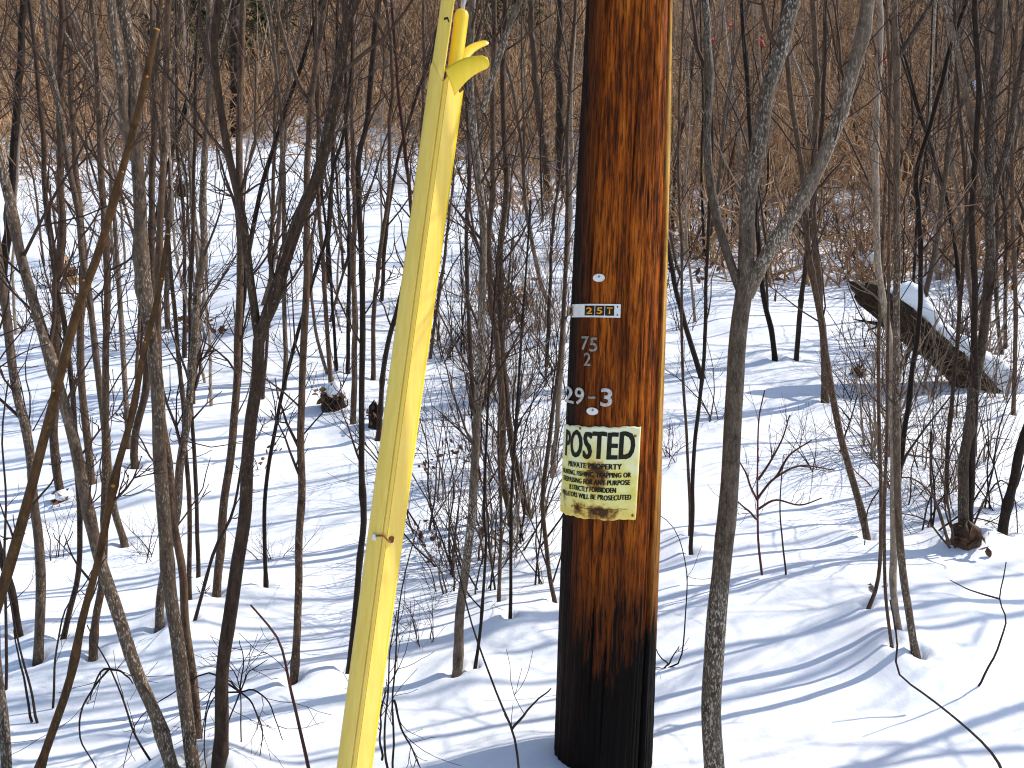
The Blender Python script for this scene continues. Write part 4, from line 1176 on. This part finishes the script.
# ------------------------------------------------------------------ brush thicket (one mass)
rb = np.random.default_rng(9)
def brush_edge(x, y):
    return np.interp(x / max(y, 1), [-.64, -.5, -.4, -.15, 0, .15, .3, .5, .64], [15.0, 15.8, 16.8, 17, 15.2, 13.2, 11.8, 10.3, 9.8])
P1, R1_, P2, R2_ = [], [], [], []
def in_view(x, y): return abs(x) < .74 * y + 1
nb = 0
while nb < 3300:
    Yd = 9.3 + 37 * rb.random() ** 1.35; x = rb.uniform(-.72, .72) * Yd
    e = Yd - brush_edge(x, Yd) + 3 * float(vnoise(x * .5, Yd * .5, 55))
    if e < -1.2: continue
    if e < 2.5 and rb.random() < .55: continue
    z = float(height0(x, Yd)); nb += 1
    hmax = rb.uniform(.7, 2.3) * (1 if e > 1 else .7)
    rs = .0072 + .00052 * Yd
    for _ in range(int(rb.integers(3, 6))):
        az = rb.uniform(0, 6.28); lean = rb.uniform(0, 1.5)
        d = unit(np.array([math.cos(az) * lean, math.sin(az) * lean, 1.0])); q = [np.array([x + rb.normal(0, .15), Yd + rb.normal(0, .15), z - .1])]
        hh_ = hmax * rb.uniform(.6, 1.2)
        for k in range(5):
            d = unit(d + rb.normal(0, .27, 3)); q.append(q[-1] + d * hh_ / 5)
        q = np.array(q); r0 = rs * rb.uniform(.7, 1.4)
        P1.append(q); R1_.append(np.linspace(r0, r0 * .4, 6))
        for __ in range(int(rb.integers(2, 5))):
            i = rb.integers(1, 5); d2 = unit(unit(q[i + 1 if i < 5 else 5] - q[i - 1]) + rb.normal(0, 1.0, 3)); l2 = hh_ * rb.uniform(.25, .75)
            qq = [q[i]]
            for k in range(3):
                d2 = unit(d2 + rb.normal(0, .25, 3)); qq.append(qq[-1] + d2 * l2 / 3)
            P2.append(np.array(qq)); R2_.append(np.linspace(r0 * .55, r0 * .3, 4))
mb = MB(); mb.many(P1, R1_, 4); mb.many(P2, R2_, 3)
tag(mb.build('brush', M['brush'], None, (0, 18, 4)), 'dense mass of brown leafless brush covering the upper slope', 'brush', kind='stuff')

# tall far stems behind the brush: one wood that reads as a mass
P1, R1_, P2, R2_ = [], [], [], []
for _ in range(650):
    Yd = rb.uniform(26, 62); x = rb.uniform(-.74, .74) * Yd; z = float(height0(x, Yd))
    d = unit(np.array([rb.normal(0, .12), rb.normal(0, .12), 1])); q = [np.array([x, Yd, z - .2])]; hh_ = rb.uniform(4, 9)
    for k in range(7):
        d = unit(d + rb.normal(0, .06, 3)); q.append(q[-1] + d * hh_ / 7)
    q = np.array(q); r0 = rb.uniform(.02, .055); P1.append(q); R1_.append(np.linspace(r0, r0 * .35, 8))
    for __ in range(9):
        i = rb.integers(1, 7); d2 = unit(unit(q[i + 1] - q[i]) + rb.normal(0, .7, 3)); l2 = rb.uniform(.6, 2.2); qq = [q[i]]
        for k in range(3): d2 = unit(d2 + rb.normal(0, .2, 3)); qq.append(qq[-1] + d2 * l2 / 3)
        P2.append(np.array(qq)); R2_.append(np.linspace(r0 * .4, r0 * .2, 4))
mb = MB(); mb.many(P1, R1_, 5); mb.many(P2, R2_, 3)
tag(mb.build('far_wood', M['brush'], None, (0, 40, 14)), 'far wood of thin bare trees on the hill behind the brush', 'wood', kind='stuff')

# dark evergreens showing through the brush
def evergreen(px, py, hgt, label):
    g = ground_hit(px, py); rg = np.random.default_rng(int(px))
    o = empty('evergreen_tree', Vector(g)); og = np.array(g)
    tag(o, label, 'tree', 'evergreens behind the brush')
    mb = MB(); mb.tube(np.array([og + [0, 0, -.2], og + [0.05, 0, hgt * .5], og + [0, 0, hgt]]), np.array([.12, .08, .01]), 8); mb.build('trunk', M['bark_dark'], o, og)
    V = []; Q = []
    for i in range(2600):
        f = rg.random() ** .8; az = rg.uniform(0, 6.28); rr = (1 - f) * hgt * .28 * math.sqrt(rg.random()) * (.7 + .5 * math.sin(f * 40 + az * 3)) + .05
        p = og + np.array([math.cos(az) * rr, math.sin(az) * rr, hgt * (.12 + .88 * f) - rr * .3])
        d = unit(np.array([math.cos(az), math.sin(az), -.3]) + rg.normal(0, .5, 3)); s = unit(np.cross(d, rg.normal(0, 1, 3)))
        l_, w = rg.uniform(.15, .4), rg.uniform(.03, .07); n = len(V)
        V += [p, p + d * l_ * .5 + s * w, p + d * l_, p + d * l_ * .5 - s * w]; Q.append([n, n + 1, n + 2, n + 3])
    mb = MB(); mb.add(V, np.array(Q)); mb.build('crown', M['needle'], o, og, smooth=False)
evergreen(190, 95, 7, 'dark evergreen behind the brush above the thickest speckled trunk')
evergreen(268, 80, 6, 'dark evergreen behind the brush above the straight medium sapling')
evergreen(505, 70, 7, 'dark evergreen behind the brush between the guard and the pole')

# ------------------------------------------------------------------ fallen log
def build_log():
    a = ground_hit(905, 400); Yl = a[1] + .3
    px = [(861, 290), (868, 295), (882, 305), (905, 323), (935, 348), (965, 375), (1000, 402), (1045, 430)]
    C = catmull([at_y(x, y, Yl + .1 - .0012 * (x - 846)) for x, y in px], 50)
    k = Yl / F; n = 50; S = 44
    th = np.linspace(0, 2 * math.pi, S, endpoint=False)
    r = np.interp(np.linspace(0, 1, n), [0, .04, .15, .5, 1], [9, 12, 13, 14, 15]) * k
    T = np.gradient(C, axis=0); T /= np.linalg.norm(T, axis=1, keepdims=True)
    up = np.array([0, 0, 1.]); A = np.cross(T, up); A /= np.linalg.norm(A, axis=1, keepdims=True); B = np.cross(A, T)
    sg, tg = np.meshgrid(np.linspace(0, 6, n), th, indexing='ij')
    bumpy = 1 + .30 * fbm(np.cos(tg) * 2 + 5, np.sin(tg) * 2 + sg * 1.1, 15, 3) + .34 * fbm(np.cos(tg) * 6 + 15, np.sin(tg) * 6 + sg * .5, 16, 2)
    rr = r[:, None] * bumpy
    V = C[:, None] + (rr * np.cos(tg))[..., None] * A[:, None] + (rr * np.sin(tg))[..., None] * B[:, None]
    idx = np.arange(n * S).reshape(n, S)
    q = np.stack([idx[:-1], np.roll(idx[:-1], -1, 1), np.roll(idx[1:], -1, 1), idx[1:]], -1).reshape(-1, 4)
    root = empty('fallen_log', Vector(C[25])); o = np.array(root.location)
    tag(root, 'rotting fallen log with a broken raised end and snow along its top', 'log')
    mb = MB(); mb.add(V.reshape(-1, 3), q)
    c0 = C[0] - T[0] * .02; nV = n * S
    mb.add(np.vstack([V[0], c0[None]]), np.array([[i, (i + 1) % S, S, S] for i in range(S)])) if False else None
    mb.tube(np.array([C[0] + T[0] * .03, C[0] - T[0] * .07, C[0] - T[0] * .12]), np.array([r[0] * .9, r[0] * .55, .004]), 12)
    rl = np.random.default_rng(4)
    for _ in range(16):
        i = int(rl.integers(2, 46)); a_ = rl.uniform(-2.4, .6); p = C[i] + (A[i] * math.cos(a_) + B[i] * math.sin(a_)) * r[i] * .9
        d = unit((A[i] * math.cos(a_) + B[i] * math.sin(a_)) * .5 - T[i] * rl.uniform(-.3, 1)); l_ = rl.uniform(.06, .3)
        mb.tube(np.array([p - d * .05, p + d * l_ * .5, p + d * l_]), np.array([.022, .014, .004]), 6)
    mb.build('trunk', M['bark_log'], root, o)
    # snow lying along the top
    m0 = 4; tt = np.linspace(0, math.pi, 13)
    V = []; 
    for i in range(m0, n):
        hgt = (1.35 + 1.3 * float(fbm(i * .16, 3.3, 91, 3)) + .25 * float(vnoise(i * .6, 1.2, 92))) * r[i] * 1.0 * min(1, (i - m0) / 3 + .05)
        for t in tt:
            V.append(C[i] + A[i] * math.cos(t) * r[i] * (.74 + .34 * float(vnoise(i * .45 + 7 * (t > 1.5), 4.4, 95))) + B[i] * (r[i] * (.55 + .42 * math.sin(t)) + hgt * math.sin(t) ** .7) + T[i] * 0)
    mm = n - m0; idx = np.arange(mm * 13).reshape(mm, 13)
    mb = MB(); mb.add(np.array(V), np.stack([idx[:-1, :-1], idx[:-1, 1:], idx[1:, 1:], idx[1:, :-1]], -1).reshape(-1, 4))
    mb.build('snow_cap', M['snow_heap'], root, o)
build_log()

# ------------------------------------------------------------------ stumps, leaf clumps, snow clumps
def leaves(n, spread, size, rg, droop=.6):
    V, Q = [], []
    for _ in range(n):
        p = rg.normal(0, 1, 3) * spread; d = unit(rg.normal(0, 1, 3) + np.array([0, 0, -droop])); s = unit(np.cross(d, rg.normal(0, 1, 3))); u = np.cross(d, s)
        l_, w = size * rg.uniform(.6, 1.3), size * rg.uniform(.18, .36); k = len(V)
        c = rg.uniform(.1, .5)
        for f, ww in ((0, .15), (.35, 1), (.7, .8), (1, .06)):
            V += [p + d * l_ * f + s * w * ww + u * w * c * ww, p + d * l_ * f - u * w * c * .5 * (1 - f), p + d * l_ * f - s * w * ww + u * w * c * ww]
        for a in range(3):
            for b_ in range(2): Q.append([k + a * 3 + b_, k + a * 3 + b_ + 1, k + a * 3 + b_ + 4, k + a * 3 + b_ + 3])
    return np.array(V), np.array(Q)
def stump(px, py, wpx, hpx, label, mat='bark_dark', snow=True):
    g = ground_hit(px, py); k = project(g)[2] / F; rg = np.random.default_rng(int(px * 3)); r = wpx * k * .5; h = hpx * k
    o = empty('stump', Vector(g)); og = np.array(g); tag(o, label, 'stump')
    n, S = 9, 20; th = np.linspace(0, 6.2832, S, endpoint=False); V = []
    for i in range(n):
        f = i / (n - 1)
        for t in th:
            rr = r * (1.15 - .35 * f) * (1 + .5 * float(fbm(math.cos(t) * 2 + 9, math.sin(t) * 2 + f * 2 + px, 3, 3))) * (1 if i < n - 1 else .05)
            V.append(og + np.array([math.cos(t) * rr, math.sin(t) * rr, -.1 + (h + .1) * f * (1 + .25 * float(vnoise(math.cos(t) * 2 + 3, math.sin(t) * 2, 8)))]))
    idx = np.arange(n * S).reshape(n, S); mb = MB()
    mb.add(np.array(V), np.stack([idx[:-1], np.roll(idx[:-1], -1, 1), np.roll(idx[1:], -1, 1), idx[1:]], -1).reshape(-1, 4))
    mb.build('wood', M[mat], o, og)
    v, q = leaves(30, r * .55, r * .8, rg); mb = MB(); mb.add(v + og + [0, -r * .6, h * .6], q); mb.build('dead_leaves', M['leaf'], o, og)
    if snow:
        bm = bmesh.new(); bmesh.ops.create_icosphere(bm, subdivisions=3, radius=r)
        for w in bm.verts:
            f = 1 + .35 * float(fbm(w.co.x / r * 1.3 + 4, w.co.y / r * 1.3 + w.co.z / r, 21, 2)); w.co = Vector((w.co.x * 1.05 * f + r * .25, w.co.y * 1.0 * f, w.co.z * .65 * f + h * 1.0))
        me = bpy.data.meshes.new('snow_cap'); bm.to_mesh(me); bm.free(); me.materials.append(M['snow_heap']); me.polygons.foreach_set('use_smooth', [True] * len(me.polygons))
        c = bpy.data.objects.new('snow_cap', me); COL.objects.link(c); c.parent = o
stump(333, 408, 24, 18, 'snow-capped stump under brown dead leaves')
stump(375, 432, 13, 30, 'blackened narrow stump at the edge of the yellow guard', snow=False)
stump(965, 556, 26, 34, 'shaggy rotten stump at the foot of the three-limbed sapling', 'bark_brown', snow=False)
stump(182, 196, 14, 14, 'far dark stump with a snow cap beyond the crooked sapling')
stump(62, 505, 16, 10, 'low stub at the foot of the tall dark sapling', 'bark_brown', snow=True)

def weed(px, py, hpx, label, n=16, mat='leaf', size=.05, stems=3):
    g = ground_hit(px, py); k = project(g)[2] / F; rg = np.random.default_rng(int(px * 7)); h = hpx * k
    o = empty('dead_weed', Vector(g)); og = np.array(g); tag(o, label, 'weed', 'dead leafy weeds in the snow')
    P, RR = [], []; mbl = MB()
    for i in range(stems):
        d = unit(np.array([rg.normal(0, .3), rg.normal(0, .3), 1])); q = [og + [rg.normal(0, .02), 0, -.05]]
        for _ in range(7): d = unit(d + rg.normal(0, .14, 3)); q.append(q[-1] + d * h * rg.uniform(.8, 1.1) / 7)
        P.append(np.array(q)); RR.append(np.linspace(.0035, .0015, 8))
        v, qq = leaves(n // stems + 1, h * .10, size, rg); mbl.add(v + q[rg.integers(3, 8)], qq)
    mb = MB(); mb.many(P, RR, 5); mb.build('stems', M['twig'], o, og)
    mbl.build('dead_leaves', M[mat], o, og)
weed(186, 335, 30, 'dead weed with curled brown leaves beside the crooked sapling', 18, size=.075)
weed(214, 334, 24, 'dead weed with one hanging reddish leaf bunch near the slim collared sapling', 14, size=.075)
weed(70, 285, 26, 'clump of orange-tan dead grass behind the slanting speckled trunk', 70, 'leaf_tan', .12, 8)
weed(704, 290, 70, 'weed carrying a dark withered seed head beside the fork of the large tree', 22, size=.09, stems=2)
weed(441, 480, 55, 'dark withered weed head in the twigs behind the yellow guard', 20, size=.045, stems=2)
weed(445, 565, 70, 'withered weed with dark leaf bits beside the forked grey sapling', 24, size=.04)
weed(860, 375, 22, 'brown leaf scraps in the shade under the log', 30, size=.07)
weed(255, 470, 40, 'scraps of dead leaf hung on twigs at the dark forked trunk', 16, size=.03)
weed(880, 590, 20, 'wispy dead grass tuft at the foot of the tight clump', 14, 'leaf_tan', .05, 5)
weed(135, 478, 14, 'little dead leaf scraps at the short-footed sapling', 10, size=.03)
weed(90, 492, 12, 'little dead leaf scraps at the straight sapling', 10, size=.03)
weed(505, 330, 60, 'tan dead grass in the pale bushes near the pole', 60, 'leaf_tan', .10, 7)

def snow_clump(px, py, Y, wpx, label):
    g = at_y(px, py, Y); k = Y / F; r = wpx * k * .5
    bm = bmesh.new(); bmesh.ops.create_icosphere(bm, subdivisions=3, radius=r)
    for w in bm.verts:
        f = 1 + .5 * float(fbm(w.co.x / r * 1.5 + px, w.co.y / r * 1.5 + w.co.z / r * 1.2, 33, 3)); w.co = Vector((w.co.x * 1.1 * f, w.co.y * f, w.co.z * .75 * f))
    me = bpy.data.meshes.new('snow_clump'); bm.to_mesh(me); bm.free(); me.materials.append(M['snow_heap']); me.polygons.foreach_set('use_smooth', [True] * len(me.polygons))
    o = bpy.data.objects.new('snow_clump', me); COL.objects.link(o); o.location = g; tag(o, label, 'snow clump', 'clumps of snow caught in the brush')
snow_clump(979, 86, 14, 13, 'lone white snow clump caught high in the brush above the log')
snow_clump(869, 258, 9.5, 15, 'snow lump caught in twigs just above the raised log end')
snow_clump(945, 165, 14, 9, 'small snow lump low in the brush behind the middle of the log')

def berries(px, py, Y, n, label):
    g = at_y(px, py, Y); rg = np.random.default_rng(int(px)); zb = float(height0(g[0], g[1]))
    o = empty('berry_bush', Vector((g[0], g[1], zb))); og = np.array(o.location); tag(o, label, 'bush', 'bushes with red berry heads')
    q = catmull([og + [.3, 0, -.1], og + [.15, .05, (g[2] - zb) * .5], np.array(g)], 12)
    mb = MB(); mb.tube(q, np.linspace(.014, .006, 12), 6); mb.build('stem', M['bark_brown'], o, og)
    mb = MB()
    for _ in range(n):
        p = g + rg.normal(0, .028, 3) * [.8, .8, 1.4]; mb.tube(np.array([p + [0, 0, -.022], p + [0, 0, -.012], p, p + [0, 0, .012], p + [0, 0, .022]]), np.array([.002, .017, .022, .017, .002]), 6)
    mb.build('berry_cluster', M['berry'], o, og)
berries(761, 42, 13, 22, 'bush with the brightest red berry head beside the large forked tree')
berries(713, 41, 13, 14, 'bush with a dull red berry head nearer the pole')
berries(730, 26, 14, 8, 'bush with a small red berry head between the two others')
berries(885, 60, 11, 6, 'bush with a tiny orange-red head above the tight clump')

# ------------------------------------------------------------------ ground sheet
def build_ground():
    ys = [-28.]
    while ys[-1] < 135:
        y = ys[-1]
        if y < -1: s = max(.12, -y * .12)
        elif y < 1.4: s = .07
        elif y < 6: s = .02 + .006 * max(0, y - 3)
        else: s = .038 + (y - 6) * .014
        ys.append(y + s)
    ys = np.array(ys); us = np.linspace(-1, 1, 520)
    us = np.sign(us) * (.55 * np.abs(us) + .45 * np.abs(us) ** 2.2)
    U_, Y_ = np.meshgrid(us, ys)
    X_ = U_ * (np.abs(Y_) * 1.45 + 4.5)
    Z_ = height(X_, Y_)
    n, k = X_.shape; idx = np.arange(n * k).reshape(n, k)
    mb = MB(); mb.add(np.stack([X_, Y_, Z_], -1).reshape(-1, 3), np.stack([idx[:-1, :-1], idx[:-1, 1:], idx[1:, 1:], idx[1:, :-1]], -1).reshape(-1, 4))
    o = mb.build('ground', M['snow']); tag(o, 'snow-covered slope rising to brown brush', 'ground', kind='structure')
build_ground()

# ------------------------------------------------------------------ light
EL, AZ = 42, 19           # sun elevation; degrees beyond the picture plane, from the right
ts = Vector((math.cos(R(AZ)) * math.cos(R(EL)), math.sin(R(AZ)) * math.cos(R(EL)), math.sin(R(EL))))
sd = bpy.data.lights.new('sun', 'SUN'); sd.energy = 3.9; sd.angle = R(.5); sd.color = (1, .95, .87)
so2 = bpy.data.objects.new('sun', sd); COL.objects.link(so2); so2.rotation_euler = (-ts).to_track_quat('-Z', 'Y').to_euler(); so2.location = (8, 3, 9)
w = bpy.data.worlds.new('World'); SC.world = w; w.use_nodes = True
nt = w.node_tree; bg = nt.nodes['Background']
sky = nt.nodes.new('ShaderNodeTexSky'); sky.sky_type = 'NISHITA'; sky.sun_disc = False
sky.sun_elevation = R(EL); sky.sun_rotation = R(90 - AZ); sky.altitude = 200
nt.links.new(sky.outputs[0], bg.inputs[0]); bg.inputs[1].default_value = .15
vs = SC.view_settings; vs.view_transform = 'Standard'; vs.look = 'None'; vs.exposure = 0.46; vs.gamma = 1; vs.use_curve_mapping = False
SC.cycles.max_bounces = 5
SC.cycles.filter_width = 1.1
